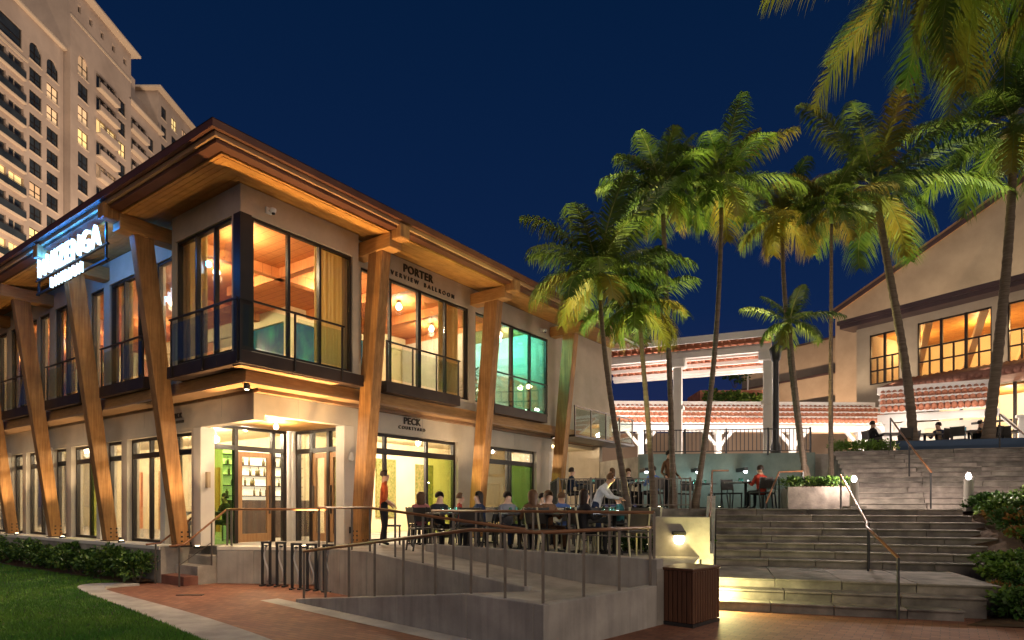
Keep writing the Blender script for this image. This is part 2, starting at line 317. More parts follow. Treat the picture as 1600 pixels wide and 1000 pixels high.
# ================================================================ ground
MB().add([(-900,-300,-.03),(900,-300,-.03),(900,1500,-.03),(-900,1500,-.03)], [(0,1,2,3)]).build('ground', 'concrete', kind='structure')
MB().add([(-9,1,0),(16,1,0),(16,16.5,0),(-9,16.5,0)], [(0,1,2,3)]).build('brick_plaza', 'brick_paving', kind='structure')
ko = [(560,1130),(420,1056),(310,1002),(215,961),(150,936),(128,926),(121,921),(128,917),(150,915),(175,914.2),(198,913.8)]
ki = [(700,1130),(540,1056),(415,1002),(310,966),(225,942),(178,929),(164,923.5),(168,920),(185,917.5),(202,916.2),(218,915.4)]
Ko = [pz(*p, 0) for p in ko]; Ki = [pz(*p, 0) for p in ki]
def smooth_line(P, n=4):
    out = []
    for i in range(len(P) - 1):
        a = P[max(i-1, 0)]; b = P[i]; c = P[i+1]; d = P[min(i+2, len(P)-1)]
        for k in range(n):
            t = k / n; out.append(0.5 * ((2*b) + (c-a)*t + (2*a-5*b+4*c-d)*t*t + (3*b-a-3*c+d)*t**3))
    return out + [P[-1]]
Ko = smooth_line(Ko); Ki = smooth_line(Ki)
kb = MB()
for i in range(len(Ko) - 1):
    a, b, c, d = Ko[i], Ki[i], Ki[i+1], Ko[i+1]
    for q in ([a + Vector((0,0,.05)), b + Vector((0,0,.05)), c + Vector((0,0,.05)), d + Vector((0,0,.05))], [a, a + Vector((0,0,.05)), d + Vector((0,0,.05)), d], [b, c, c + Vector((0,0,.05)), b + Vector((0,0,.05))]):
        kb.add(q, [(0,1,2,3)])
kb.build('kerb', 'kerb_stone', kind='structure')
lawn_poly = [(p.x, p.y) for p in Ko] + [tuple(pv(-1.24, 2.8)[:2]), tuple(pv(-1.24, 26)[:2]), (-34, 22), (-22, 2), (-3, 2)]
MB().add([(x, y, .035) for x, y in lawn_poly], [tuple(reversed(range(len(lawn_poly))))]).build('lawn', 'lawn_soil', kind='structure')
def inside(x, y, P):
    c = False; j = len(P) - 1
    for i in range(len(P)):
        if (P[i][1] > y) != (P[j][1] > y) and x < (P[j][0]-P[i][0])*(y-P[i][1])/(P[j][1]-P[i][1]) + P[i][0]: c = not c
        j = i
    return c
gb = MB(); rg = random.Random(3); cnt = 0
while cnt < 52000:
    d = 6.2 + 13 * rg.random() ** 1.6; x = -d * (0.86 - 0.56 * rg.random())
    if not inside(x, d, lawn_poly): continue
    cnt += 1; h = rg.uniform(.025, .06); a = rg.uniform(0, 2*pi); w = rg.uniform(.005, .009); lx, ly = rg.uniform(-.03, .03), rg.uniform(-.03, .03)
    gb.add([(x - w*cos(a), d - w*sin(a), .033), (x + w*cos(a), d + w*sin(a), .033), (x + lx, d + ly, .035 + h)], [(0, 1, 2)])
tag(gb.build('grass', 'grass_blade'), 'short mown green grass of the lawn beside the curved pale kerb', 'grass', kind='stuff')
hb = [tuple(pv(-.62, 2.7)[:2]), tuple(pv(-.62, 26)[:2]), tuple(pv(-1.28, 26)[:2]), tuple(pv(-1.28, 2.75)[:2])]
MB().add([(x, y, .06) for x, y in hb], [(3, 2, 1, 0)]).build('planting_bed', 'soil', kind='structure')

# ================================================================ dining terrace slab with its front wall
T = [pv(-.6, 26), pv(-.6, 2.6), pv(.3, 2.6), pv(.3, 1.62), Vector((-6.46, 14.03, 0)), Vector((-3.90, 13.72, 0)), rp(1.25, 7.0), rp(1.25, 5.2), rp(2.45, 5.2), rp(2.45, 0.0),
     Vector((2.75, 9.75, 0)), st(-.25, .35), st(-.25, 6.4), Vector((4.6, 18, 0)), Vector((4.6, 22, 0)), pv(16, 0), pv(16, 13), pv(14, 26)]
MB().prism([(p.x, p.y) for p in T], -.2, TZ).build('terrace', 'concrete_pale', kind='structure')
# pale coping along the visible terrace edges, a little proud
def coping(pts, z, w=.14, h=.07, m='white_wall', name='terrace_coping'):
    for i in range(len(pts) - 1):
        a, b = pts[i], pts[i+1]; t = (b - a).normalized(); nrm = Vector((t.y, -t.x, 0))
        q = [a + nrm * .025, b + nrm * .025, b - nrm * w, a - nrm * w]
        MB().prism([(p.x, p.y) for p in q], z - h, z + .012 + .003 * i).build(name, m, kind='structure', bevel=.008)
coping([pv(-.6, 25), pv(-.6, 2.62)], TZ, .5); coping([Vector((-6.46, 14.03, 0)), Vector((-3.9, 13.72, 0))], TZ, .3)
# concrete panels of the entrance wall (joints between them)
a, b = Vector((-6.46, 14.03, 0)), Vector((-3.90, 13.72, 0)); t = (b - a).normalized(); nrm = Vector((t.y, -t.x, 0)); L_ = (b - a).length
ew = tag(empty('entrance_wall', a), 'low tan concrete wall under the entrance doors behind the bike racks', 'wall')
for i in range(3):
    p0, p1 = t * (L_ * i / 3 + .006), t * (L_ * (i+1) / 3 - .006)
    q = [p0 + nrm * .02, p1 + nrm * .02, p1 - nrm * .1, p0 - nrm * .1]
    MB().prism([(k.x, k.y) for k in q], 0, TZ - .075).build('panel', 'concrete', ew, bevel=.006)
# entrance steps
es = tag(empty('entrance_steps', pv(-.6, 1.62), atan2(RX.y, RX.x)), 'short flight of pale steps with reddish lowest tread beside the entrance wall', 'steps')
for k in range(4):
    B(.3*k, .3*k + .34, .002, .97, -.05, .2*(k+1) - .003).build('step', 'concrete_pale' if k else 'tile_dull', es, bevel=.012)

# ================================================================ ramp
rm = tag(empty('access_ramp', C0, atan2(RP.y, RP.x)), 'grey concrete wheelchair ramp folding back in front of the dining terrace', 'ramp')
def zr1(l): return .5 if l <= 1.3 else .5 - .48 * (l - 1.3) / 4.3
def zr2(l): return .5 + .3 * max(0, min(1, (l - 1.3) / 3.9))
def slope_box(p0, p1, l0, l1, za, zb, b=-.1): # local x = p, y = l
    return MB().prism([(p0, l0), (p1, l0), (p1, l1), (p0, l1)], b, [za, za, zb, zb])
def panels(p0, p1, l0, l1, za, zb, n, nm):
    for k in range(n):
        f0, f1 = k / n, (k + 1) / n; slope_box(p0, p1, l0 + (l1 - l0) * f0 + .003, l0 + (l1 - l0) * f1 - .003, za + (zb - za) * f0, za + (zb - za) * f1).build(nm, 'concrete', rm, bevel=.012)
panels(.0, .16, 1.3, 5.75, .57, .06, 3, 'kerb_wall')
slope_box(.0, .16, .16, 1.296, .57, .57).build('kerb_wall', 'concrete', rm, bevel=.01)
slope_box(.0, 2.45, .0, .157, .57, .57).build('kerb_wall', 'concrete', rm, bevel=.01)
slope_box(.163, 1.1, 1.3, 5.6, .5, .01).build('lower_slope', 'concrete_pale', rm)
slope_box(.163, 2.45, .16, 1.297, .5, .5).build('landing', 'concrete_pale', rm)
slope_box(1.253, 2.447, 1.3, 5.2, .5, TZ + .003).build('upper_slope', 'concrete_pale', rm)
panels(1.1, 1.25, 1.3, 5.2, .56, .86, 3, 'inner_wall'); panels(1.1, 1.25, 5.203, 7.05, .86, .86, 2, 'inner_wall')
panels(2.45, 2.63, -.0, 5.2, .94, .94, 4, 'back_wall')
q = [rp(-.34, -.4), rp(-.004, -.4), rp(-.004, 6.4), rp(-.34, 6.4)]
MB().add([(p.x, p.y, .006) for p in q], [(0, 1, 2, 3)]).build('paving_border', 'kerb_stone', kind='structure')

def railing(name, pts, h, label, post_gap=1.15, rail='rail_wood', post='steel', rad=.024, mid=None, group=None):
    """pts: foot points; one thing with top rail, posts and an optional lower rail"""
    r = tag(empty(name, pts[0]), label, 'railing', group); base = Vector(pts[0])
    P = [Vector(p) - base for p in pts]; up = Vector((0, 0, h))
    MB().tube([p + up for p in P], rad, 8).build('top_rail', rail, r, True)
    if mid: MB().tube([p + Vector((0, 0, mid)) for p in P], .012, 6).build('lower_rail', post, r, True)
    for i in range(len(P) - 1):
        n = max(1, int(round((P[i+1] - P[i]).length / post_gap)))
        for k in range(n + (1 if i == len(P) - 2 else 0)):
            p = P[i].lerp(P[i+1], k / n); MB().bar(p, p + up, .035, .022).build('post', post, r)
    return r
railing('ramp_railing', [rp(.08, 5.6, .08), rp(.08, 1.3, .57), rp(.08, .08, .57), rp(2.4, .08, .57)], .82, 'handrail with steel posts along the outer ramp kerb and landing', .72)
railing('ramp_railing', [rp(1.17, 7.0, .86), rp(1.17, 5.2, .86), rp(1.17, 1.35, .56)], .80, 'handrail on the inner wall between the two ramp slopes', .72)
railing('ramp_railing', [rp(2.54, 5.1, .94), rp(2.54, 3.2, .94), rp(2.54, .1, .94)], .66, 'handrail on the ramp back wall in front of the dining tables', .72, mid=.3)
railing('entrance_railing', [pv(.3, 1.5, TZ + .02), Vector((-6.1, 13.93, TZ + .02)), Vector((-3.95, 13.66, TZ + .02)), rp(1.17, 7.02, .86)], .80, 'handrail above the low entrance wall in front of the glass doors', 2.2)
for yy, lb in ((2.62, 'sloping handrail of the entrance steps on the column side'), (1.6, 'sloping handrail of the entrance steps on the bike rack side')):
    r = tag(empty('step_handrail', pv(-.75, yy)), lb, 'handrail'); b0 = pv(-.75, yy)
    P = [pv(-.9, yy, .86) - b0, pv(-.6, yy, .88) - b0, pv(.35, yy, 1.62) - b0, pv(.65, yy, 1.62) - b0]
    MB().tube(P, .022, 8).build('top_rail', 'rail_wood', r, True)
    for xx, zb, zt in ((-.7, 0, .86), (.0, .4, 1.33), (.45, .8, 1.61)): MB().bar(pv(xx, yy, zb) - b0, pv(xx, yy, zt) - b0, .03, .02).build('post', 'steel', r)
    MB().bar(pv(-.7, yy, .45) - b0, pv(.0, yy, .9) - b0, .014).build('lower_rail', 'steel', r)

# ================================================================ stairs
rs = random.Random(11)
ls = tag(empty('stone_stairs', S0, atan2(SA.y, SA.x)), 'wide lower flight of grey stone steps rising from the brick plaza', 'stairs')
def step_blocks(parent, u0, u1, v0, v1, z0, z1, n):
    cuts = [u0 + (u1 - u0) * (i + (rs.uniform(-.18, .18) if 0 < i < n else 0)) / n for i in range(n + 1)]
    for i in range(n):
        dz = rs.uniform(-.004, .004); dv = rs.uniform(-.006, .006)
        mb = B(cuts[i] + .004, cuts[i+1] - .004, v0 + dv, v1, z0, z1 + dz - .035); mb.build('riser_block', rs.choice(['stair_stone', 'stair_stone_b']), parent, bevel=.01)
        B(cuts[i] + .003, cuts[i+1] - .003, v0 + dv - .035, v1 + .02, z1 + dz - .033, z1 + dz).build('tread_block', rs.choice(['stair_stone', 'stair_stone_b']), parent, bevel=.01)
ends = [3.5, 3.9, 4.2]
for k in range(3): step_blocks(ls, 0, ends[k], .36*k, .36*(k+1) if k < 2 else 3.1, -.05, .155*(k+1), 4)
e2 = [5.05, 5.45, 5.1, 5.4, 5.25, 5.45, 5.35, 5.3]; RI = (MZ - .465) / 8
for k in range(8): step_blocks(ls, 0, e2[k], 3.1 + .4*k, 3.1 + .4*(k+1), .2, .465 + RI*(k+1), 5)
land = [st(-.25, 6.3), st(5.6, 6.3), st(9, 5.2), st(17, 5.2), st(17, 8.4), st(3.4, 8.4), st(3.4, 12.5), Vector((4.6, 22.5, 0)), Vector((1.2, 22.5, 0)), Vector((1.2, 17.3, 0)), st(-.25, 6.9)]
MB().prism([(p.x, p.y) for p in land], .1, MZ - .004).build('stair_landing', 'stair_stone', kind='structure')
us = tag(empty('stone_stairs', st(0, 8), atan2(SA.y, SA.x)), 'upper flight of grey stone steps behind the bollard lights', 'stairs')
for k in range(12): step_blocks(us, 3.55, 15.5, .33*k, .33*(k+1), MZ - .1, MZ + .15*(k+1), 7)
# cheek wall to the left of the lower flight and the floodlit wall
cw = MB().prism([(-.22, .9), (-.02, .9), (-.02, 3.1), (-.22, 3.1)], .3, [.85, .85, .95, .95]); cw.prism([(-.22, 3.101), (-.02, 3.101), (-.02, 6.3), (-.22, 6.3)], .3, [.95, .95, 1.95, 1.95])
o = cw.build('stair_side_wall', 'concrete', loc=S0); o.rotation_euler = (0, 0, atan2(SA.y, SA.x)); tag(o, 'sloping concrete side wall left of the lower stone stairs', 'wall')
o = MB().prism([(2.55, 11.45), (3.48, 11.25), (3.53, 11.45), (2.6, 11.65)], TZ - .05, 1.50).build('garden_wall', 'concrete_pale', bevel=.01); tag(o, 'low pale garden wall lit yellow by a floodlight beside the stairs', 'wall')
def handrail(name, P, label, posts):
    r = tag(empty(name, P[0]), label, 'handrail'); b0 = Vector(P[0])
    MB().tube([Vector(p) - b0 for p in P], .024, 8).build('top_rail', 'rail_wood', r, True)
    for a, b in posts: MB().bar(Vector(a) - b0, Vector(b) - b0, .03).build('post', 'iron', r)
    return r
handrail('stair_handrail', [st(2.62, -.1, .92), st(2.75, 2.75, 1.30), st(2.85, 3.2, 1.36), st(2.9, 6.4, 2.45)], 'bent metal handrail standing in the middle of the lower stone stairs',
         [(st(2.62, -.1, 0), st(2.62, -.1, .92)), (st(2.75, 2.6, .45), st(2.75, 2.6, 1.3)), (st(2.85, 3.05, .45), st(2.85, 3.05, 1.36)), (st(2.9, 6.4, MZ), st(2.9, 6.4, 2.45))])
handrail('stair_handrail', [st(-.12, 1.0, 1.40), st(-.1, 3.1, 1.55), st(-.1, 6.3, 2.6), st(.3, 6.4, 2.6)], 'dark handrail on the side wall left of the lower stairs',
         [(st(-.12, 1.0, .8), st(-.12, 1.0, 1.4)), (st(-.1, 3.1, .9), st(-.1, 3.1, 1.55)), (st(-.1, 6.3, 1.9), st(-.1, 6.3, 2.6))])
handrail('stair_handrail', [st(5.2, 7.8, 2.55), st(5.2, 9.6, 3.35), st(5.2, 11.9, 4.45)], 'thin metal handrail rising over the upper stone stairs toward the leaning palm',
         [(st(5.2, 7.85, MZ), st(5.2, 7.85, 2.58)), (st(5.2, 9.8, 2.5), st(5.2, 9.8, 3.45)), (st(5.2, 11.9, UZ), st(5.2, 11.9, 4.45))])
handrail('stair_handrail', [st(8.1, 7.8, 2.55), st(8.1, 9.6, 3.35), st(8.1, 11.9, 4.45)], 'thin metal handrail rising over the upper stone stairs above the bushes',
         [(st(8.1, 7.85, MZ), st(8.1, 7.85, 2.58)), (st(8.1, 9.8, 2.5), st(8.1, 9.8, 3.45)), (st(8.1, 11.9, UZ), st(8.1, 11.9, 4.45))])
handrail('stair_handrail', [st(1.2, 6.6, 1.75), st(1.6, 7.6, 2.6), st(2.2, 7.7, 2.62)], 'reddish sloping handrail beside the palm planter on the landing',
         [(st(1.2, 6.6, MZ), st(1.2, 6.6, 1.78)), (st(1.6, 7.6, MZ), st(1.6, 7.6, 2.6)), (st(2.2, 7.7, MZ), st(2.2, 7.7, 2.62))])
# planter on the landing
pl = MB(); pl.prism([(1.75, 6.9), (3.38, 6.9), (3.38, 12.4), (1.75, 12.4)], MZ - .02, 2.18)
o = pl.build('palm_planter', 'stair_stone_b', loc=S0, bevel=.01); o.rotation_euler = (0, 0, atan2(SA.y, SA.x)); tag(o, 'raised stone planter with palms between landing and upper stairs', 'planter')
o = MB().prism([(1.85, 7.0), (3.28, 7.0), (3.28, 12.3), (1.85, 12.3)], 2.0, 2.19).build('planter_soil', 'soil', loc=S0, kind='structure'); o.rotation_euler = (0, 0, atan2(SA.y, SA.x))
# planted bank right of the stairs
bank = []
N1, N2 = 9, 7
vs = []; fs = []
for i in range(N1):
    for j in range(N2):
        v = -.35 + 6.9 * i / (N1 - 1); u0_ = 3.4 if v < .4 else (4.0 if v < 1 else (4.5 if v < 2.6 else 5.0)); u = u0_ + 5.5 * j / (N2 - 1)
        z = max(.02, MZ * (v - .1) / 6.2) if j else max(0, MZ * (v - .3) / 6.2 - .15)
        p = st(u, v, min(z, MZ + .05) + rs.uniform(0, .05)); vs.append(p)
fs = [(i*N2+j, i*N2+j+1, (i+1)*N2+j+1, (i+1)*N2+j) for i in range(N1-1) for j in range(N2-1)]
MB().add(vs, fs).build('planted_bank', 'soil', kind='structure', smooth=True)
# upper plaza
U = [Vector((4.5, 21.9, 0)), st(3.45, 12.2), st(17, 11.9), Vector((40, 20, 0)), Vector((60, 120, 0)), Vector((-30, 120, 0)), pv(16.5, 12), pv(16.2, 2)]
MB().prism([(p.x, p.y) for p in U], 2.0, UZ - .02).build('upper_plaza', 'concrete_pale', kind='structure')
o = MB().prism([(4.3, 21.6), (8.6, 21.2), (9.9, 20.9), (9.9, 21.15), (8.6, 21.45), (4.3, 21.85)], 1.5, UZ + .02).build('retaining_wall', 'teal_wall'); tag(o, 'long pale green retaining wall behind the raised dining area', 'wall')
q = [st(5.6, 12.75), st(15, 12.75), st(15, 13.0), st(5.6, 13.0)]
o = MB().prism([(p.x, p.y) for p in q], UZ - .1, 3.80).build('parapet_wall', 'blue_wall'); tag(o, 'dark blue parapet wall at the top of the upper stairs', 'wall')
def fence(name, a, b, h, gap, label, m='iron', rad=.010):
    a = Vector(a); b = Vector(b); f = tag(empty(name, a), label, 'fence'); D = b - a; n = int(D.length / gap)
    MB().bar(Vector((0,0,h)), D + Vector((0,0,h)), .05, .03).build('top_rail', m, f); MB().bar(Vector((0,0,.1)), D + Vector((0,0,.1)), .03, .03).build('bottom_rail', m, f)
    src = MB().bar((0,0,.1), (0,0,h), rad * 2).build('baluster', m, f)
    for k in range(1, n + 1): share(src, 'baluster', f, D * (k / n))
    for k in range(0, 5): MB().bar(D * (k/4) + Vector((0,0,-.05)), D * (k/4) + Vector((0,0,h + .04)), .05).build('post', m, f)
    return f
fence('iron_fence', (4.5, 21.72, UZ), (9.8, 21.02, UZ), .82, .13, 'black iron picket fence on top of the pale green retaining wall')
fence('iron_fence', (1.25, 17.35, MZ), (4.75, 17.05, MZ), .80, .11, 'iron picket fence along the raised dining area behind the thin palms', 'steel')
fence('iron_fence', (1.25, 17.38, MZ), (1.25, 20.5, MZ), .80, .11, 'short side of iron fence next to the pavilion end column')
# ================================================================ pavilion
PAV = tag(empty('pavilion', O, atan2(RX.y, RX.x)), 'two storey timber and stucco pavilion with slanted wooden columns and lit windows', 'building')
def mR(u, w, z): return (u, -w, z)
def mL(u, w, z): return (-w, u, z)
def sb(side, u0, u1, w0, w1, z0, z1, mb=None):
    mb = mb or MB(); mp = mR if side == 'R' else mL
    a = mp(u0, w0, z0); b = mp(u1, w1, z1); return mb.box(a[0], b[0], a[1], b[1], a[2], b[2])
ZB, ZS, ZH, ZF = 4.36, 4.64, 7.21, 7.64       # beam top, sill, window head, soffit
CR = [2.38, 6.55, 10.7]; CL = [2.3, 5.8, 9.35, 12.85, 16.35]
RE, LE = 15.0, 22.0
# floor edge beams and their lighter lip
for s, u0, ue in (('R', -.46, RE), ('L', .0, LE)):
    sb(s, u0, ue, 0.0, .46, 4.12, ZB).build('floor_beam', 'beam_wood', PAV, bevel=.01)
    sb(s, u0 - (.05 if s == 'R' else 0), ue, 0.003, .51, 4.075, 4.117).build('beam_lip', 'fascia_trim', PAV)
# ground floor fascia
wall_mesh(MB(), mR, 0, 11.3, 3.57, 4.07, [], -.25, 0).build('fascia_wall', 'stucco_panel', PAV)
wall_mesh(MB(), mL, 0.003, LE, 3.45, 4.07, [], -.25, 0).build('fascia_wall', 'stucco_panel', PAV)
for s, us_ in (('R', (1.05, 3.0, 4.9, 7.2, 9.1)), ('L', (1.2, 3.4, 4.7, 7.0, 8.3))):
    for u in us_: sb(s, u - .006, u + .006, .0, .0025, 3.60, 4.06).build('panel_joint', 'concrete', PAV)

def window(side, u0, u1, z0, z1, w, cols, transom=None, thick=(), pane='pane', fr='bronze', panes=None, fw=.055, name='window'):
    """frame bars + mullions as one frame part, each pane its own sub-part"""
    us_ = [u0 + (u1 - u0) * c for c in cols] if cols and max(cols) <= 1.0 else list(cols)
    f = MB()
    for i, u in enumerate(us_):
        h = fw * (2.0 if i in thick else 1) / (1 if 0 < i < len(us_) - 1 else 1)
        a, b = (u, u + h) if i == 0 else ((u - h, u) if i == len(us_) - 1 else (u - h / 2, u + h / 2)); sb(side, a, b, w - .09, w, z0, z1, f)
    zs_ = [z0] + ([transom] if transom else []) + [z1]
    for i in range(len(us_) - 1):
        a, b = us_[i] + .03, us_[i+1] - .03
        for j, z in enumerate(zs_):
            q = (z, z + fw) if j == 0 else ((z - fw, z) if j == len(zs_) - 1 else (z - fw * .9, z + fw * .9)); sb(side, a, b, w - .088, w - .003, q[0], q[1], f)
    fo = f.build(name, fr, PAV)
    for i in range(len(us_) - 1):
        for j in range(len(zs_) - 1):
            pm = (panes or {}).get((i, j), pane)
            if pm is None: continue
            sb(side, us_[i] + .028, us_[i+1] - .028, w - .052, w - .044, zs_[j] + .03, zs_[j+1] - .03).build('pane', pm, fo)
    return fo
def juliet(side, u0, u1, w, z0=ZS, end_posts=True):
    """glass balcony rail: rail, posts, glass panel"""
    r = sb(side, u0, u1, w - .02, w + .02, z0 + .90, z0 + .935).build('balcony_rail', 'bronze', PAV)
    n = max(2, int(round((u1 - u0) / 1.05)))
    for k in range(n + 1):
        u = u0 + .04 + (u1 - u0 - .08) * k / n; sb(side, u - .018, u + .018, w - .035, w - .005, z0 - .25, z0 + .90).build('post', 'bronze', r)
    for k in range(n):
        a = u0 + .04 + (u1 - u0 - .08) * k / n + .05; b = u0 + .04 + (u1 - u0 - .08) * (k + 1) / n - .05
        sb(side, a, b, w - .008, w, z0 + .05, z0 + .82).build('glass_panel', 'rail_glass', r)
    return r
# ---- corner bay
BW = .73; BR, BL = 2.10, 1.85
o = wall_mesh(MB(), mR, -BW, BR, ZS - .02, ZF + .10, [(-BW + .02, BR - .16, ZS, ZH)], BW - .22, BW); o.build('bay_wall', 'stucco', PAV)
o = wall_mesh(MB(), mL, -BW + .225, BL, ZS - .02, ZF + .10, [(-BW + .3, BL - .16, ZS, ZH)], BW - .22, BW); o.build('bay_wall', 'stucco', PAV)
sb('R', BR - .2, BR - .003, .36, BW - .225, ZS, ZF + .1).build('bay_return', 'stucco', PAV); sb('L', BL - .2, BL - .003, .36, BW - .225, ZS, ZF + .1).build('bay_return', 'stucco', PAV)
B(-BW - .015, -BW + .22, -BW - .015, -BW + .22, ZS - .01, ZH).build('corner_post', 'bronze', PAV)
window('R', -BW + .24, BR - .16, ZS, ZH, BW - .04, [0, .345, .655, 1], name='bay_window')
window('L', -BW + .24, BL - .16, ZS, ZH, BW - .04, [0, .34, .66, 1], name='bay_window')
sb('R', -.79, BR + .1, .0, .79, ZB + .002, ZS - .025).build('bay_sill_box', 'box_dark', PAV, bevel=.01); sb('L', .003, BL + .1, .0, .79, ZB + .002, ZS - .025).build('bay_sill_box', 'box_dark', PAV, bevel=.01)
sb('R', -.74, 1.55, .47, .74, ZB - .03, ZB - .002).build('sill_lip', 'fascia_trim', PAV)
juliet('R', -.82, 1.62, .83); juliet('L', -.78, BL - .1, .83)
# ---- upper walls
opR = [(2.45, 6.33, ZS, ZH), (6.62, 10.42, ZS, ZH)]
opL = []
for c in CL[:5]: opL += [(c + .18, c + .95, ZS, ZH), (c + 1.15, c + 3.34, ZS, ZH)]
wall_mesh(MB(), mR, BR, RE, ZB + .003, ZF + .16, opR, .18, .4).build('upper_wall', 'stucco', PAV)
wall_mesh(MB(), mL, BL, LE, ZB + .003, ZF + .16, opL, .18, .4).build('upper_wall', 'stucco', PAV)
window('R', 2.45, 6.33, ZS, ZH, .36, [2.45, 3.42, 4.42, 5.42, 6.33], thick=(2,))
window('R', 6.62, 10.42, ZS, ZH, .36, [6.62, 7.45, 8.45, 9.45, 10.42], thick=(2,), panes={(2, 0): 'pane_teal', (3, 0): 'pane_teal'})
for k, c in enumerate(CL[:5]):
    window('L', c + .18, c + .95, ZS, ZH, .36, [0, 1]); window('L', c + 1.15, c + 3.34, ZS, ZH, .36, [0, .333, .667, 1])
    sb('L', c + 1.08, c + 3.42, .40, .62, ZB + .005, ZS - .01).build('sill_box', 'box_dark', PAV, bevel=.008); juliet('L', c + 1.12, c + 3.38, .60)
for a, b in ((2.95, 5.6), (7.1, 9.9)):
    sb('R', a, b, .47, .72, ZB + .004, ZS - .01).build('sill_box', 'box_dark', PAV, bevel=.008); juliet('R', a, b, .70)
# ---- columns with bolts, brackets above
def column(side, u, b0, t0):
    mp = mR if side == 'R' else mL
    hw0, hw1 = (.15, .13) if side == 'R' else (.13, .115); d0, d1 = (.34, .46) if side == 'R' else (.28, .40)
    bt_ = [mp(u - hw0, b0 - d0, TZ), mp(u + hw0, b0 - d0, TZ), mp(u + hw0, b0, TZ), mp(u - hw0, b0, TZ)]
    tp = [mp(u - hw1, t0 - d1, ZF - .12), mp(u + hw1, t0 - d1, ZF - .12), mp(u + hw1, t0, ZF - .12), mp(u - hw1, t0, ZF - .12)]
    c = MB().hexa(bt_, tp).build('column', 'column_wood', PAV, bevel=.015)
    sb(side, u - hw0 - .03, u + hw0 + .03, b0 - d0 - .03, b0 + .03, TZ - .01, TZ + .03).build('base_plate', 'bronze', c)
    for q in range(6):
        s_ = u - hw0 if side == 'R' else u - hw0
        dd = b0 - .09 - .13 * (q % 2); z = TZ + .12 + .1 * (q // 2)
        sb(side, s_ - .012, s_ + .01, dd - .018, dd + .018, z - .018, z + .018).build('bolt', 'bronze', c)
    for q in range(4):
        dd = .05 + .1 * (q % 2); z = TZ + .12 + .12 * (q // 2); sb(side, u - .07 + .14 * (q % 2) - .016, u - .07 + .14 * (q % 2) + .016, b0 - .02, b0 + .014 + .02 * (z - TZ), z - .018, z + .018).build('bolt', 'bronze', c)
    bk = sb(side, u - .17, u + .17, .40, 1.62, ZF - .33, ZF - .005).build('bracket', 'beam_wood', PAV, bevel=.02)
    sb(side, u - .14, u + .14, 1.60, 1.92, ZF - .18, ZF + .12).build('bracket_end', 'column_wood', bk, bevel=.03)
for u in CR: column('R', u, .62, 1.36)
for u in CL: column('L', u, .45, 1.36)
# ---- roof: soffit boards, fascia steps, slab
for s, ue, m0 in (('R', RE, 1), ('L', LE, 1)):
    nb = 9; w0, w1 = .39, 1.54
    for k in range(nb):
        a = w0 + (w1 - w0) * k / nb; b = w0 + (w1 - w0) * (k + 1) / nb - .006; z = ZF - .02 + random.uniform(0, .004)
        if s == 'R': pts = [(-b, -b), (ue, -b), (ue, -a), (-a, -a)]
        else: pts = [(-b, -b), (-a, -a), (-a, ue), (-b, ue)]
        zz = [z + (1.54 - max(-p_[0] if s == 'L' else -p_[1], 0)) * .17 for p_ in pts]
        MB().prism(pts, zz, [q_ + .03 for q_ in zz]).build('soffit_board', 'soffit_wood', PAV)
    def step(w0, w1, z0, z1, m, nm):
        pts = [(-w1, -w1), (ue + .2, -w1), (ue + .2, -w0), (-w0, -w0)] if s == 'R' else [(-w1, -w1), (-w0, -w0), (-w0, ue + .2), (-w1, ue + .2)]
        MB().prism(pts, z0, z1).build(nm, m, PAV)
    step(1.545, 1.60, ZF - .015, ZF + .06, 'soffit_wood', 'eave_trim'); step(1.603, 1.80, ZF + .02, ZF + .11, 'fascia_dark', 'fascia')
    step(1.803, 1.86, ZF + .085, ZF + .165, 'fascia_trim', 'gutter_edge'); step(1.78, 1.95, ZF + .168, ZF + .30, 'fascia_dark', 'fascia')
rf = MB(); zt = ZF + .30
E0 = 1.96
rf.add([(-E0,-E0,zt),(RE+.3,-E0,zt),(RE+.3,4.5,zt+.9),(4.5,4.5,zt+.9),(4.5,LE+.3,zt+.9),(-E0,LE+.3,zt)], [(0,1,2,3),(0,3,4,5)])
rf.add([(4.5,4.5,zt+.9),(RE+.3,4.5,zt+.9),(RE+.3,LE+.3,zt+.9),(4.5,LE+.3,zt+.9)], [(0,1,2,3)])
rf.build('roof', 'roof_metal', PAV)
# ---- ground floor: corner pillars, recessed entrance
B(-.003, .32, 2.05, 2.36, TZ, 3.445).build('pillar', 'white_wall', PAV); B(2.3, 2.58, .0, .3, TZ, 3.565).build('pillar', 'white_wall', PAV)
B(.005, 2.9, .005, 2.7, 3.60, 3.64).build('canopy_ceiling', 'soffit_wood', PAV)
B(.1, .17, 1.95, 2.045, 2.1, 2.45).build('wall_plaque', 'plaque', PAV)
B(2.44, 2.52, -.03, -.003, 1.05, 1.2).build('outlet', 'iron', PAV); lf = MB().lathe([(.05, 0), (.07, .05), (.05, .16), (.02, .2)], 10, (2.45, -.06, 2.75)).build('wall_lamp', 'camera_white', PAV, True)
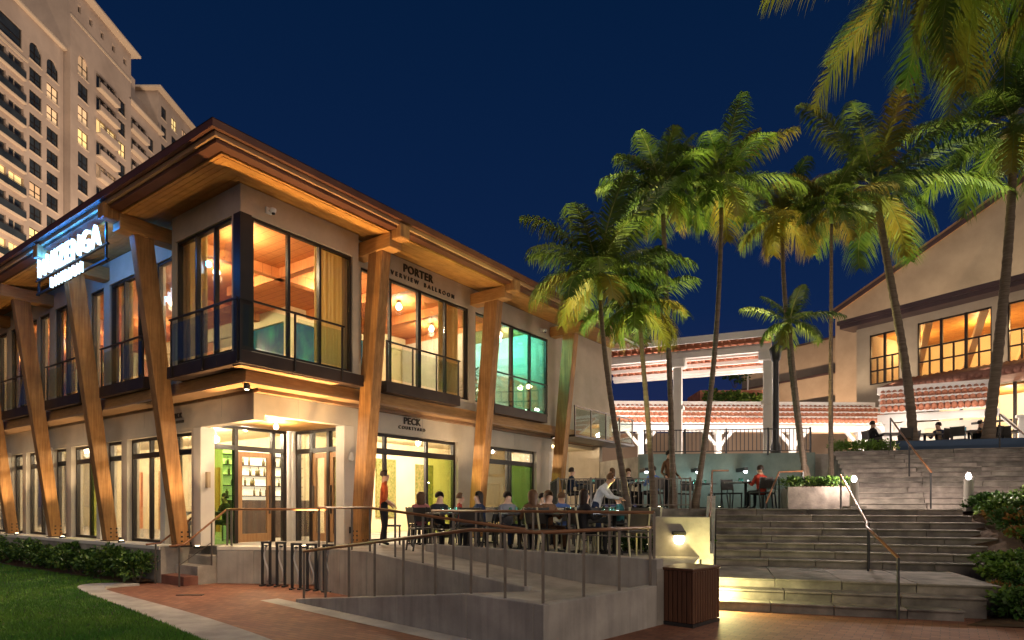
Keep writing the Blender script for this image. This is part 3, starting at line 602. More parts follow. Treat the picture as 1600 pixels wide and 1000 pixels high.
# recessed door walls: plane y = 2.34 (facing -y) and plane x = 2.57 (facing -x)
def door_wall(axis, cuts, kinds):
    """cuts along the wall; kinds: 'door' or a pane material"""
    def bx(a, b, d0, d1, z0, z1):
        return B(a, b, 2.34 + d0, 2.34 + d1, z0, z1) if axis == 'x' else B(2.57 + d0, 2.57 + d1, a, b, z0, z1)
    fr = MB()
    for i, c in enumerate(cuts):
        q = bx(c - .045, c + .045, 0, .12, TZ, 3.59); fr.add(q.v, q.f)
    q = bx(cuts[0] + .046, cuts[-1] - .046, .003, .117, 3.02, 3.13); fr.add(q.v, q.f); q = bx(cuts[0] + .046, cuts[-1] - .046, .003, .117, 3.52, 3.59); fr.add(q.v, q.f)
    fo = fr.build('entrance_frame', 'bronze', PAV)
    for i, k in enumerate(kinds):
        a, b = cuts[i] + .046, cuts[i+1] - .046
        bx(a, b, .055, .065, 3.13, 3.52).build('pane', 'pane', fo)
        if k == 'door':
            d = MB()
            for w in ((a + .005, a + .12, TZ + .02, 3.0), (b - .12, b - .005, TZ + .02, 3.0), (a + .12, b - .12, TZ + .02, TZ + .22), (a + .12, b - .12, 2.88, 3.0)):
                q = bx(w[0], w[1], .03, .09, w[2], w[3]); d.add(q.v, q.f)
            do = d.build('door', 'door_wood', PAV); bx(a + .12, b - .12, .055, .065, TZ + .22, 2.88).build('pane', 'pane', do)
            bx(b - .08, b - .05, -.03, .028, 1.5, 2.2).build('handle', 'steel', do)
        else: bx(a, b, .055, .065, TZ, 3.02).build('pane', k, fo)
door_wall('x', [.36, 1.02, 2.02, 2.34], ['pane_green', 'door', 'pane'])
door_wall('y', [.34, .95, 1.62, 2.2], ['door', 'door', 'pane'])
B(2.45, 2.66, 2.22, 2.44, TZ, 3.6).build('corner_pillar', 'white_wall', PAV)
# ---- ground floor walls with storefronts
wall_mesh(MB(), mR, 2.583, 11.3, TZ, 3.57, [(2.95, 6.35, TZ, 3.50), (7.1, 10.35, TZ, 3.50)], -.3, -.006).build('lower_wall', 'stucco_panel', PAV)
window('R', 2.95, 6.35, TZ, 3.50, -.12, [2.95, 3.7, 5.2, 6.35], transom=3.06, panes={(0, 0): None, (1, 0): None, (2, 0): 'pane_lime'}, fw=.08, name='storefront', fr='bronze')
window('R', 7.1, 10.35, TZ, 3.50, -.12, [7.1, 8.9, 9.05, 10.35], transom=3.06, panes={(2, 0): 'pane_green', (0, 0): 'pane'}, fw=.08, name='storefront', fr='bronze')
opG = []
for c in [-1.2] + CL[:5]:
    if c > 0: opG += [(c + .16, c + 1.14, TZ, 3.38), (c + 1.40, c + 3.34, TZ, 3.38)]
wall_mesh(MB(), mL, 2.363, LE, TZ, 3.45, opG, -.3, -.006).build('lower_wall', 'stucco_panel', PAV)
for k, c in enumerate(CL[:5]):
    window('L', c + .16, c + 1.14, TZ, 3.38, -.12, [0, 1], transom=2.95, fw=.07, name='storefront'); window('L', c + 1.40, c + 3.34, TZ, 3.38, -.12, [0, .5, 1], transom=2.95, panes={(0, 0): 'pane' if k != 1 else 'pane_lime', (1, 0): 'pane' if k != 0 else 'pane'}, fw=.07, name='storefront')
    sb('L', c + 1.16, c + 1.38, -.3, .1, TZ, 3.44).build('pier', 'white_wall', PAV)
# ---- interior: floors, ceilings, core
B(.0, RE - .2, -.15, 12, 4.0, 4.3).build('upper_floor', 'interior_floor', PAV)
B(.26, 12, 12.003, LE - .2, 4.0, 4.3).build('upper_floor', 'interior_floor', PAV)
B(.26, RE - .2, .3, 12, 3.86, 3.98).build('lower_ceiling', 'cream', PAV); B(.26, 12, 12.003, LE - .2, 3.86, 3.98).build('lower_ceiling', 'cream', PAV)
B(-.5, 1.9, -.5, -.173, ZF - .121, ZF - .03).build('upper_ceiling', 'ceiling_wood', PAV); B(-.5, -.173, -.17, 1.65, ZF - .121, ZF - .03).build('upper_ceiling', 'ceiling_wood', PAV); B(-.17, RE - .2, -.17, 4.6, ZF - .12, ZF - .03).build('upper_ceiling', 'ceiling_wood', PAV); B(-.17, 4.6, 4.603, LE - .2, ZF - .12, ZF - .03).build('upper_ceiling', 'ceiling_wood', PAV)
for u in (2.0, 4.5, 6.5, 8.6, 10.7): B(u - .1, u + .1, -.17, 4.28, ZF - .36, ZF - .123).build('ceiling_beam', 'ceiling_wood', PAV)
for u in (2.05, 5.8, 9.35, 12.85): B(-.17, 3.78, u - .1, u + .1, ZF - .36, ZF - .126).build('ceiling_beam', 'ceiling_wood', PAV)
# upper core wall with teal panels between cream posts
B(3.8, RE - .2, 4.3, 4.5, 7.1, ZF - .121).build('core_header', 'cream', PAV); B(3.8, 4.0, 4.503, LE - .2, 7.1, ZF - .121).build('core_header', 'cream', PAV)
B(3.8, RE - .2, 4.3, 4.5, 4.3, 5.15).build('core_base', 'cream', PAV); B(3.8, 4.0, 4.503, LE - .2, 4.3, 5.15).build('core_base', 'cream', PAV)
for k in range(7):
    u = 3.8 + 1.55 * k; B(u, u + .25, 4.28, 4.52, 5.15, 7.1).build('core_post', 'cream', PAV); B(u + .25, u + 1.55, 4.38, 4.42, 5.15, 7.1).build('core_panel', 'teal_panel' if k < 2 else ('curtain' if k % 2 else 'cream'), PAV)
for k in range(9):
    u = 4.54 + 1.9 * k; B(3.78, 4.02, u + 1.65, u + 1.9, 5.15, 7.1).build('core_post', 'cream', PAV); B(3.88, 3.92, u, u + 1.65, 5.15, 7.1).build('core_panel', 'teal_panel' if k == 0 else ('cream' if k % 2 else 'ceiling_wood'), PAV)
# end room of the upper floor with teal light
B(10.45, 10.6, -.15, 4.3, 4.3, ZF - .124).build('partition', 'white_wall', PAV); B(8.35, 8.45, 1.2, 4.28, 4.3, ZF - .37).build('partition', 'white_wall', PAV)
# lower core
B(4.6, RE - .2, 4.6, 4.8, TZ, 3.858).build('core_wall', 'cream', PAV); B(4.4, 4.598, 4.6, LE - .2, TZ, 3.858).build('core_wall', 'cream', PAV)
for u in (5.6, 7.4): B(u, u + .9, 4.54, 4.597, TZ + .5, 3.3).build('foliage_panel', 'foliage_wall', PAV)
B(9.3, 10.2, 4.54, 4.597, TZ + .5, 3.2).build('foliage_panel', 'foliage_wall', PAV)
for k, u in enumerate((6.2, 9.0, 12.2, 14.6)): B(4.33, 4.397, u, u + 1.0, TZ, 3.0).build('inner_door', 'door_wood' if k % 2 == 0 else 'ceiling_wood', PAV)
# end bay of the ground floor: lit recess with door and plate
B(11.32, RE - .1, 1.4, 1.6, TZ, 3.85).build('recess_wall', 'white_wall', PAV); B(11.1, 11.29, .0, 1.6, TZ, 3.56).build('recess_pier', 'white_wall', PAV)
B(12.35, 13.25, 1.33, 1.397, TZ, 2.95).build('service_door', 'door_wood', PAV); B(12.4, 13.3, 1.36, 1.398, 3.15, 3.36).build('name_plate', 'iron', PAV)
# walkway with glass rail at the end bay
B(11.0, RE + .6, -1.1, .0, 4.0, 4.07).build('walkway', 'bronze', PAV)
wr = B(11.0, RE + .6, -1.09, -1.05, 5.0, 5.05).build('walkway_rail', 'steel', PAV)
for k in range(5): B(11.02 + 1.1*k, 11.06 + 1.1*k, -1.09, -1.05, 4.07, 5.0).build('post', 'steel', wr)
for k in range(4): B(11.1 + 1.1*k, 12.08 + 1.1*k, -1.075, -1.065, 4.12, 4.95).build('glass_panel', 'rail_glass', wr)
B(RE - .25, RE, -.18, 6, ZB + .003, ZF).build('end_wall', 'stucco', PAV); B(RE - .25, RE, .0, 6, TZ, 4.0).build('end_wall', 'stucco', PAV)
# curtains: each a pleated sheet
def curtain(side, u0, u1, w, m='curtain'):
    mp = mR if side == 'R' else mL; n = 28; vs = []; fs = []
    for i in range(n + 1):
        u = u0 + (u1 - u0) * i / n; ww = w + .045 * sin(i * 1.55) + .015 * sin(i * .6)
        for z in (ZS - .2, ZH + .1): vs.append(mp(u, ww, z))
    for i in range(n): fs.append((2*i, 2*i+2, 2*i+3, 2*i+1))
    o = MB().add(vs, fs).build('curtain', m, PAV, True); so = o.modifiers.new('thick', 'SOLIDIFY'); so.thickness = .012
curtain('R', 1.15, 1.92, .42); curtain('L', 1.0, 1.65, .42); curtain('R', 5.45, 6.3, .05)
for c in CL[:5]: curtain('L', c + 1.2, c + 1.9, .11); curtain('L', c + 2.75, c + 3.3, .11)
# ---- lettering
def text_R(name, body, size, u, w, z, m='sign_letter', **k):
    M = Matrix.Translation(mR(u, w, z)) @ Matrix.Rotation(radians(90), 4, 'X'); return text_mesh(name, body, size, m, PAV, M, **k)
def text_L(name, body, size, u, w, z, m, parent, **k):
    M = Matrix.Translation(mL(u, w, z)) @ Matrix.Rotation(radians(-90), 4, 'Z') @ Matrix.Rotation(radians(90), 4, 'X'); return text_mesh(name, body, size, m, parent, M, **k)
text_R('sign_lettering', 'PORTER', .27, 4.32, .415, 7.50, align='CENTER', spacing=1.12, bold=.006)
text_R('sign_lettering', 'RIVERVIEW', .15, 4.33, .415, 7.31, align='RIGHT', spacing=1.75, bold=.002); text_R('sign_lettering', 'BALLROOM', .15, 4.52, .415, 7.31, align='LEFT', spacing=1.75, bold=.002)
text_R('sign_lettering', 'PECK', .24, 4.5, .015, 3.80, align='CENTER', spacing=1.1, bold=.006)
text_R('sign_lettering', 'COURTYARD', .12, 4.5, .015, 3.66, align='CENTER', spacing=1.5, bold=.0)
text_L('sign_lettering', 'PECK', .16, 3.05, .015, 3.72, 'sign_letter', PAV, align='CENTER', bold=.004)
text_L('sign_lettering', 'COURTYARD', .085, 3.05, .015, 3.60, 'sign_letter', PAV, align='CENTER', spacing=1.2, bold=.002)
# ---- illuminated sign hung under the eave of the left front
SG = tag(empty('illuminated_sign', O, atan2(RX.y, RX.x)), 'glowing blue and white illuminated lettering hung under the pavilion eave', 'sign')
sy0, sy1, sw = 2.62, 6.3, 1.66
sb('L', sy0 - .1, sy1 + .1, sw + .0, sw + .05, 7.06, 7.10).build('support_bar', 'iron', SG)
sb('L', sy0 - .1, sy1 + .1, sw + .0, sw + .05, 6.74, 6.78).build('support_bar', 'iron', SG)
for u in (sy0, (sy0 + sy1) / 2, sy1): sb('L', u - .02, u + .02, sw + .0, sw + .04, 6.72, ZF + .03).build('hanger', 'iron', SG)
text_L('letters', 'HUIZENGA', .64, (sy0 + sy1) / 2, sw + .08, 7.10, 'sign_white', SG, align='CENTER', spacing=1.08, bold=.004, extrude=.03)
text_L('letters', 'PAVILION', .32, (sy0 + sy1) / 2 + .05, sw + .08, 6.72, 'sign_white', SG, align='CENTER', spacing=1.3, bold=.002, extrude=.03)
for u in (2.8, 3.7, 4.6, 5.5, 6.2): light('POINT', mL(u, sw + .20, 7.40), 34, (0.02, 0.26, 1.0), .06, SG)
# ---- small fixtures on the walls
def cctv(side, u, w, z, label):
    mp = mR if side == 'R' else mL; e_ = tag(empty('security_camera', pv(*mp(u, w, z)), atan2(RX.y, RX.x)), label, 'camera')
    B(-.06, .06, -.0, .03, -.06, .06).build('mount', 'camera_white', e_); MB().tube([(0, 0, 0), (0, -.09, -.02)], .018, 8).build('arm', 'camera_white', e_)
    MB().lathe([(.0, -.1), (.045, -.085), (.065, -.04), (.065, .0), (.03, .02)], 12, (0, -.12, -.0)).build('housing', 'camera_white', e_, True); MB().lathe([(.0, -.035), (.03, -.025), (.035, 0)], 10, (.0, -.14, -.085)).build('lens_dome', 'iron', e_, True)
cctv('R', -.15, BW + .03, 7.43, 'white dome security camera on the corner bay above the window')
cctv('R', 10.0, .43, 7.42, 'white security camera under the eave near the end column')

# ---- lamps inside and outside the pavilion
WARM = (1.0, 0.70, 0.40); SOFT = (1.0, 0.80, 0.56)
def ceiling_lamp(x, y, z, power, label, group, color=(1.0, .76, .48), r=.09, m='lamp_warm'):
    e_ = tag(empty('ceiling_lamp', pv(x, y, z)), label, 'lamp', group)
    MB().lathe([(.02, .06), (.05, .055), (.05, .03), (.02, .028)], 12).build('canopy', 'iron', e_); MB().lathe([(.0, -2*r), (r*.7, -1.7*r), (r, -r), (r*.7, -.3*r), (.02, .03)], 14).build('globe', m, e_, True)
    light('POINT', (0, 0, -2*r - .06), power, color, .1, e_)
GU = 'globe lamps under the upper storey ceiling'
for x, y in ((.2, .9), (.9, 3.0), (3.2, 1.6), (5.4, 1.4), (7.6, 2.2), (1.4, 6.2), (2.2, 9.2), (1.4, 12.2), (2.2, 15.5), (1.4, 19)):
    ceiling_lamp(x, y, ZF - .20, 170, 'warm globe lamp under the red timber ceiling of the upper storey', GU)
for x, y in ((9.5, .9), (9.2, 2.8)): ceiling_lamp(x, y, ZF - .20, 210, 'globe lamp in the end room of the upper storey', 'globe lamps of the upper end room', (0.35, 1.0, .88))
for x, y in ((1.9, 3.4), (3.6, 1.3), (5.3, 2.3), (7.4, 2.6), (9.4, 2.0), (1.8, 5.6), (2.4, 8.4), (1.8, 11.4), (2.4, 14.5), (1.8, 18)):
    ceiling_lamp(x, y, 3.80, 360, 'warm globe lamp under the pale ceiling of the ground floor', 'globe lamps of the ground floor', SOFT)
ceiling_lamp(1.25, 1.1, 3.56, 110, 'bright recessed lamp in the timber canopy over the entrance doors', None, SOFT, .06)
ceiling_lamp(12.2, .7, 3.90, 110, 'lamp in the recess under the end walkway', None, SOFT, .06)
def downlight(p, power, label, color=SOFT, ang=130, tgt=(0, 0, -1)):
    e_ = tag(empty('downlight', p), label, 'light'); MB().lathe([(.05, .0), (.06, -.02), (.06, -.1), (.045, -.11)], 12).build('housing', 'iron', e_, True); MB().lathe([(.0, -.112), (.04, -.113), (.04, -.118), (.0, -.119)], 12).build('lens', 'lamp_warm', e_)
    light('SPOT', (0, 0, -.15), power, color, .05, e_, target=(tgt[0], tgt[1], -.15 + tgt[2]), angle=ang, blend=.9)
downlight(pv(-.40, -.40, 4.07), 420, 'small downlight under the corner beam above the entrance steps', WARM, 140, (-.25, -.35, -1))
def uplight(p, power, target, label, group=None, color=WARM, ang=70, cat='light'):
    e_ = tag(empty('ground_uplight', p), label, cat, group)
    MB().lathe([(.07, 0), (.075, .03), (.06, .05)], 12).build('housing', 'iron', e_); MB().lathe([(.0, .051), (.045, .052), (.045, .056), (.0, .057)], 12).build('lens', 'lamp_warm', e_)
    light('SPOT', (0, 0, .09), power, color, .05, e_, target=Vector(target) - Vector(p), angle=ang)
for k, u in enumerate(CL): uplight(pv(-.5, u - 1.05, TZ + .012), 300 if k != 1 else 170, pv(-1.0, u + .1, 5.6), 'small ground uplight at the foot of a slanted column on the lawn front', 'column uplights on the lawn front')
for k, u in enumerate(CR): uplight(pv(u - 1.35, -1.35, TZ + .0), 560, pv(u - .1, -1.1, 5.4), 'small ground uplight at the foot of a slanted column on the dining front', 'column uplights on the dining front')
uplight(pv(.95, -.35, TZ), 2800, pv(-.3, -1.5, 7.6), 'ground uplight before the entrance aimed at the corner eave', None, (1.0, .60, .24), 75)
# ================================================================ apartment tower beyond the pavilion
TW = tag(empty('apartment_tower', (-63, 78, 0)), 'tall warm-lit apartment tower with balconies and arched top windows', 'building')
def mT(u, w, z): return (w, u, z)     # u along depth, w outward (+x), local to the tower root
rt = random.Random(5)
def tb(u0, u1, w0, w1, z0, z1, mb=None): return (mb or MB()).box(w0, w1, u0, u1, z0, z1)
def y2u(p, X=63.0): return X / ((800 - p) / 1000.0) - 78
def tower_window(u0, u1, z0, z1, w, arch=False, lit=None):
    """frame with a sunken pane; mullions cross it"""
    f = MB(); t = .10
    for a, b, c, d in ((u0, u0 + t, z0, z1), (u1 - t, u1, z0, z1), (u0 + t, u1 - t, z0, z0 + t), (u0 + t, u1 - t, z1 - t, z1), ((u0+u1)/2 - .05, (u0+u1)/2 + .05, z0 + t, z1 - t), (u0 + t, u1 - t, z0 + (z1-z0)*.45 - .04, z0 + (z1-z0)*.45 + .04)):
        tb(a, b, w - .25, w - .12, c, d, f)
    if arch:
        c = (u0 + u1) / 2; r = (u1 - u0) / 2
        for sgn in (-1, 1):      # spandrels that round the head of the opening
            pts = [(w - .02, c + sgn * r, z1), ] + [(w - .02, c + sgn * r * sin(a), z1 - r + r * cos(a)) for a in (i * pi / 12 for i in range(7))]
            back = [(p[0] - .2, p[1], p[2]) for p in pts]; n = len(pts)
            f.cur = 1; f.add(pts + back, [tuple(range(n)), tuple(reversed(range(n, 2*n)))] + [(i, (i+1) % n, n + (i+1) % n, n + i) for i in range(n)]); f.cur = 0
    fo = f.build('window', ['bronze', 'tower_wall'], TW); lit = lit or (rt.choice(['window_lit', 'window_lit_soft', 'window_dim', 'window_dim']) if rt.random() < .16 else None)
    tb(u0 + .05, u1 - .05, w - .215, w - .19, z0 + .05, z1 - .05).build('pane', lit or 'tower_glass', fo)
    tb(u0 - .12, u1 + .12, w + .0, w + .10, z0 - .16, z0 - .01).build('sill', 'tower_trim', fo)
def tower_balcony(u0, u1, z0, w, solid=True, lit=False, D=None):
    D = D or (.75 if solid else .42)
    s_ = tb(u0, u1, w - .02, w + D, z0 - .18, z0).build('balcony', 'tower_trim', TW)
    if solid: tb(u0, u1, w + D - .12, w + D - .01, z0, z0 + .75).build('parapet', 'tower_wall', s_); tb(u0, u1, w + D - .09, w + D - .04, z0 + .95, z0 + 1.02).build('rail', 'bronze', s_)
    else:
        tb(u0, u1, w + D - .09, w + D - .04, z0 + .98, z0 + 1.04).build('rail', 'bronze', s_)
        tb(u0, u1, w + D - .08, w + D - .05, z0 + .08, z0 + .92).build('rail_panel', 'tower_glass', s_)
    npr = max(1, int((u1 - u0) / 2.3))
    for q in range(1, npr): tb(u0 + (u1 - u0) * q / npr - .22, u0 + (u1 - u0) * q / npr + .22, w - .34, w - .02, z0, z0 + 2.24).build('pier', 'tower_wall', s_)
    for q in range(npr): uq = u0 + (u1 - u0) * (q + .5) / npr; tb(uq - .05, uq + .05, w - .28, w - .2, z0, z0 + 2.2).build('mullion', 'tower_trim', s_)
    tb(u0 + .1, u1 - .1, w - .32, w - .28, z0, z0 + 2.2).build('balcony_glass', 'window_lit' if lit else ('window_dim' if rt.random() < .15 else 'tower_glass'), s_)
def block(u0, u1, ztop, w, ops, depth=24, cap=.5):
    m_ = MB(); wall_mesh(m_, mT, u0, u1, 0, ztop, ops, w - .35, w); m_.build('wall', 'tower_wall', TW)
    tb(u0, u1, w - depth, w - .36, 0, ztop - .01).build('wall', 'tower_wall', TW)
    tb(u0 - cap, u1 + cap, w - depth, w + cap, ztop, ztop + .45).build('cornice', 'tower_trim', TW, bevel=.12)
FH = 3.0
# block 1 (nearest): a balcony column and two window columns
b1 = (y2u(-120), y2u(99)); z1 = 65.6; ops = []; wins = []; bal = []
for col, (pa, pb) in enumerate(((46, 65), (73, 91))):
    for k in range(13):
        zt_ = 62.2 - FH * k - (0 if col == 0 else 0); a, b = y2u(pa), y2u(pb)
        z0_, z1_ = zt_ - 2.0, zt_ + (.5 if k == 0 else 0); ops.append((a, b, z0_, z1_)); wins.append((a, b, z0_, z1_, k == 0, col, k))
for k in range(13):
    zt_ = 56.6 - FH * k; ops.append((y2u(-110), y2u(37), zt_, zt_ + 2.25)); bal.append((y2u(-110), y2u(37), zt_, k))
ops.append((y2u(-60), y2u(34), 60.2, 62.8))
block(b1[0], b1[1], z1, 0.0, ops)
for a, b, c, d, ar, col, k in wins: tower_window(a, b, c, d, 0.0, ar, 'window_lit' if (col, k) == (0, 8) else ('window_lit_soft' if (col, k) in ((1, 8),) else None))
tower_window(y2u(-60), y2u(34), 60.2, 62.8, 0.0)
for a, b, z_, k in bal: tower_balcony(a, b, z_, 0.0, False, k in (5, 8))
tb(b1[0], y2u(43), .0, .12, 59.2, 59.5).build('string_course', 'tower_trim', TW)
# block 2 (tallest)
b2 = (y2u(100), y2u(196)); z2 = 75.2; ops = []; wins = []; bal = []
a, b = y2u(112), y2u(128)
for k in range(13):
    zt_ = 66.0 - FH * 1.12 * k; ops.append((a, b, zt_ - 2.3, zt_ + (.6 if k == 0 else 0))); wins.append((a, b, zt_ - 2.3, zt_ + (.6 if k == 0 else 0), k == 0, k))
ba, bb = y2u(141), y2u(172); wa, wb_ = y2u(176), y2u(187)
for k in range(11):
    zt_ = 64.2 - 3.35 * k; ops.append((ba, bb, zt_, zt_ + 2.25)); bal.append((ba, bb, zt_, k)); ops.append((wa, wb_, zt_ - .3, zt_ + 2.0)); wins.append((wa, wb_, zt_ - .3, zt_ + 2.0, False, 20 + k))
small = [(y2u(p), y2u(p + 5), 72.4, 73.5) for p in (112, 130, 148, 166, 184)]
ops += small
block(b2[0], b2[1], z2, .9, ops, cap=1.1)
for a, b, c, d, ar, k in wins: tower_window(a, b, c, d, .9, ar, 'window_lit_soft' if k in (2,) else None)
for a, b, c, d in small: tb(a, b, .5, .56, c, d).build('vent', 'bronze', TW)
for a, b, z_, k in bal: tower_balcony(a, b, z_, .9, True, k in (2, 8))
tb(b2[0], b2[1], .9, 1.02, 70.6, 70.95).build('string_course', 'tower_trim', TW)
# block 3 and the stepped roof pieces behind
b3 = (y2u(197), y2u(246)); z3 = 67.8; ops = []; bal = []; wins = []
ba, bb = y2u(199), y2u(226); wa, wb_ = y2u(230), y2u(238)
for k in range(9):
    zt_ = 63.6 - 3.4 * k; ops.append((ba, bb, zt_, zt_ + 2.25)); bal.append((ba, bb, zt_, k)); ops.append((wa, wb_, zt_ - .3, zt_ + 2.0)); wins.append((wa, wb_, zt_ - .3, zt_ + 2.0))
block(b3[0], b3[1], z3, .2, ops, cap=.7)
for a, b, z_, k in bal: tower_balcony(a, b, z_, .2, True)
for a, b, c, d in wins: tower_window(a, b, c, d, .2)
tb(y2u(199), y2u(222), -14, -1.2, z3 + .45, 74.2).build('penthouse', 'tower_wall', TW); tb(y2u(222.5), y2u(262), -12, -2.0, z3 + .45, 72.6).build('penthouse', 'tower_wall', TW)
b4 = (y2u(247), y2u(300)); ops = []; wins = []
for p in (252, 268, 284):
    for k in range(9):
        zt_ = 71.5 - 3.4 * k; ops.append((y2u(p), y2u(p + 8), zt_, zt_ + 2.2)); wins.append((y2u(p), y2u(p + 8), zt_, zt_ + 2.2))
block(b4[0], b4[1], 75.6, .0, ops, cap=1.0)
for a, b, c, d in wins: tower_window(a, b, c, d, .0)

for k, (x_, y_) in enumerate(((-38, 70), (-36, 92), (-34, 114))):  # masts added out of view behind the pavilion to brighten the tower
    e_ = tag(empty('added_flood_mast', (x_, y_, 0)), 'tall added flood light mast, out of view, brightening the apartment tower', 'lamp post', 'added flood masts below the tower'); MB().lathe([(.2, 0), (.12, 9.8)], 10).build('mast', 'iron', e_); B(-.5, .5, -.3, .3, 9.8, 10.1).build('lamp_head', 'iron', e_); B(-.4, .4, -.2, .2, 10.1, 10.12).build('lens', 'lamp_warm', e_)
    light('SPOT', (0, 0, 10.4), 42000, (1.0, .75, .55), .4, e_, target=(-26, 4, 52), angle=95, blend=.9)
# ================================================================ hall on the right behind the palms
HD = Vector((0.51, -0.86, 0)).normalized(); HN = Vector((-HD.y, HD.x, 0)); HN = -HN if HN.y > 0 else HN     # along the front to the right; outward to the viewer
H0 = Vector((18.25, 33.9, 0))
HL = tag(empty('performance_hall', H0, atan2(HD.y, HD.x)), 'large tan hall with raking roofline and glowing upper windows behind the palms', 'building')
# local: x along the front, -y outward?  check the handedness once
def mH(u, w, z): return (u, -w, z)
def hb_(u0, u1, w0, w1, z0, z1): return B(u0, u1, -w1, -w0, z0, z1)
wz0, wz1 = 7.95, 10.6
wn_ = [(.7, 2.2, wz0, wz1 - .05), (3.06, 6.2, wz0, wz1), (6.8, 11.9, wz0, wz1)]
wall_mesh(MB(), mH, 0, 16, UZ, 11.0, [(u0, u1, a_, b_) for u0, u1, a_, b_ in wn_] + [(2.6, 15.6, UZ, 7.1)], -.3, 0).build('front_wall', 'hall_wall', HL)
hb_(-.4, 16, -.4, .85, 11.0, 11.2).build('eave', 'roof_metal', HL); hb_(-.5, 16, .7, .95, 11.21, 11.42).build('gutter', 'roof_metal', HL)
for wi, (u0, u1, a_, b_) in enumerate(wn_):
    n = 2 if wi == 0 else (3 if wi == 1 else 5); f = MB()
    for k in range(2 * n + 1):
        u = u0 + (u1 - u0) * k / (2 * n); t_ = .055 if k % 2 == 0 else .028; top = b_ if k % 2 == 0 else a_ + (b_ - a_) * .52; f.box(u - t_, u + t_, .02, .12, a_, top)
    for z_ in (a_, a_ + (b_ - a_) * .26, a_ + (b_ - a_) * .52, b_ - .08): f.box(u0, u1, .035, .115, z_, z_ + .07)
    fo = f.build('window', 'bronze', HL)
    for k in range(n):
        ua, ub = u0 + (u1 - u0) * k / n, u0 + (u1 - u0) * (k + 1) / n
        B(ua + .05, ub - .05, .06, .07, a_ + .05, b_ - .05).build('pane', 'pane', fo)
B(0, 16, 6.0, 6.2, 7.2, 11.0).build('inner_wall', 'cream', HL); B(0, 16, .35, 6.0, 7.2, 7.35).build('inner_floor', 'interior_floor', HL); B(0, 16, .35, 6.0, 10.8, 10.9).build('inner_ceiling', 'soffit_wood', HL)
B(0, 16, 5.9, 5.997, 7.35, 9.0).build('wainscot', 'ceiling_wood', HL); B(-.4, 16, .35, 6.5, 11.205, 11.25).build('lower_roof', 'roof_metal', HL)
B(-.02, .25, .3, 6.4, UZ, 11.0).build('side_wall', 'hall_wall', HL)
for k in range(6): MB().bar((.4 + 2.4*k, 5.0, 8.6), (3.2 + 2.4*k, .8, 10.75), .28).build('inner_beam', 'cream', HL)
hb_(2.2, 16, .0, 1.9, 7.12, 7.2).build('canopy_roof', 'tile_dull', HL)
tsrc = None
for k in range(46):
    if tsrc is None: tsrc = MB().tube([(0, .0, .75), (0, -1.95, .1)], .14, 8).build('roof_tile', 'tile_dull', HL, True, loc=(2.3, 0, 7.16))
    else: share(tsrc, 'roof_tile', HL, (2.3 + .28*k, 0, 7.16))
rk0, rk1 = -5.4, 17.0; yb = 6.6
def rake(u): return 14.2 + .405 * (u - rk0)
m_ = MB()
m_.add([(rk0, yb, UZ), (rk1, yb, UZ), (rk1, yb, rake(rk1)), (rk0, yb, rake(rk0)), (rk0, yb + 20, UZ), (rk1, yb + 20, UZ), (rk1, yb + 20, rake(rk1)), (rk0, yb + 20, rake(rk0))],
       [(0,1,2,3),(1,5,6,2),(5,4,7,6),(4,0,3,7),(3,2,6,7)])
m_.build('stage_house_wall', 'hall_wall', HL)
MB().hexa([(rk0 - .3, yb - .35, rake(rk0 - .3)), (rk1, yb - .35, rake(rk1)), (rk1, yb + 20, rake(rk1)), (rk0 - .3, yb + 20, rake(rk0 - .3))],
          [(rk0 - .3, yb - .35, rake(rk0 - .3) + .28), (rk1, yb - .35, rake(rk1) + .28), (rk1, yb + 20, rake(rk1) + .28), (rk0 - .3, yb + 20, rake(rk0 - .3) + .28)]).build('rake_roof', 'fascia_trim', HL)
MB().hexa([(rk0 - .3, yb - .42, rake(rk0 - .3) - .16), (rk1, yb - .42, rake(rk1) - .16), (rk1, yb - .36, rake(rk1) - .16), (rk0 - .3, yb - .36, rake(rk0 - .3) - .16)],
          [(rk0 - .3, yb - .42, rake(rk0 - .3) + .1), (rk1, yb - .42, rake(rk1) + .1), (rk1, yb - .36, rake(rk1) + .1), (rk0 - .3, yb - .36, rake(rk0 - .3) + .1)]).build('rake_fascia', 'roof_metal', HL)
for u in (.8, 5.0, 9.5, 13.5):       # wash lights added on the lower roof to brighten the stage house wall
    B(u - .15, u + .15, 1.2, 1.5, 11.25, 11.5).build('added_wash_light', 'iron', HL); light('SPOT', (u, 1.7, 11.7), 420, (1.0, .76, .52), .2, HL, target=(u, 6.6, 14.6), angle=150, blend=.9)
for u in (.3, 2.6, 6.5, 9.5): light('SPOT', (u, -1.6, 7.6), 110, (1.0, .78, .56), .1, HL, target=(u + .1, 0, 9.6), angle=120, blend=.9)  # spots added without fixtures to wash the hall front
B(-6.2, -5.8, 2.6, 3.0, UZ - .05, UZ + .3).build('added_wash_light', 'iron', HL); light('SPOT', (-6.0, 2.8, UZ + .5), 4200, (1.0, .64, .40), .2, HL, target=(-6.5, 8.5, 9.5), angle=140, blend=.9)  # light added on the plaza to brighten the rear wing
# lower rear wing going back to the left
for k, (z0_, z1_, off, mm) in enumerate(((UZ, 8.6, 0, 'hall_wall'), (8.6, 10.7, .4, 'hall_wall'), (10.7, 13.2, .8, 'hall_wall'))):
    B(-15 + off, -.05, 7.4 + off, 17, z0_, z1_).build('rear_wing_wall', mm, HL)
    B(-15.1 + off, -.05, 7.3 + off, 17, z1_ - .08, z1_ + .05).build('ledge', 'roof_metal', HL)
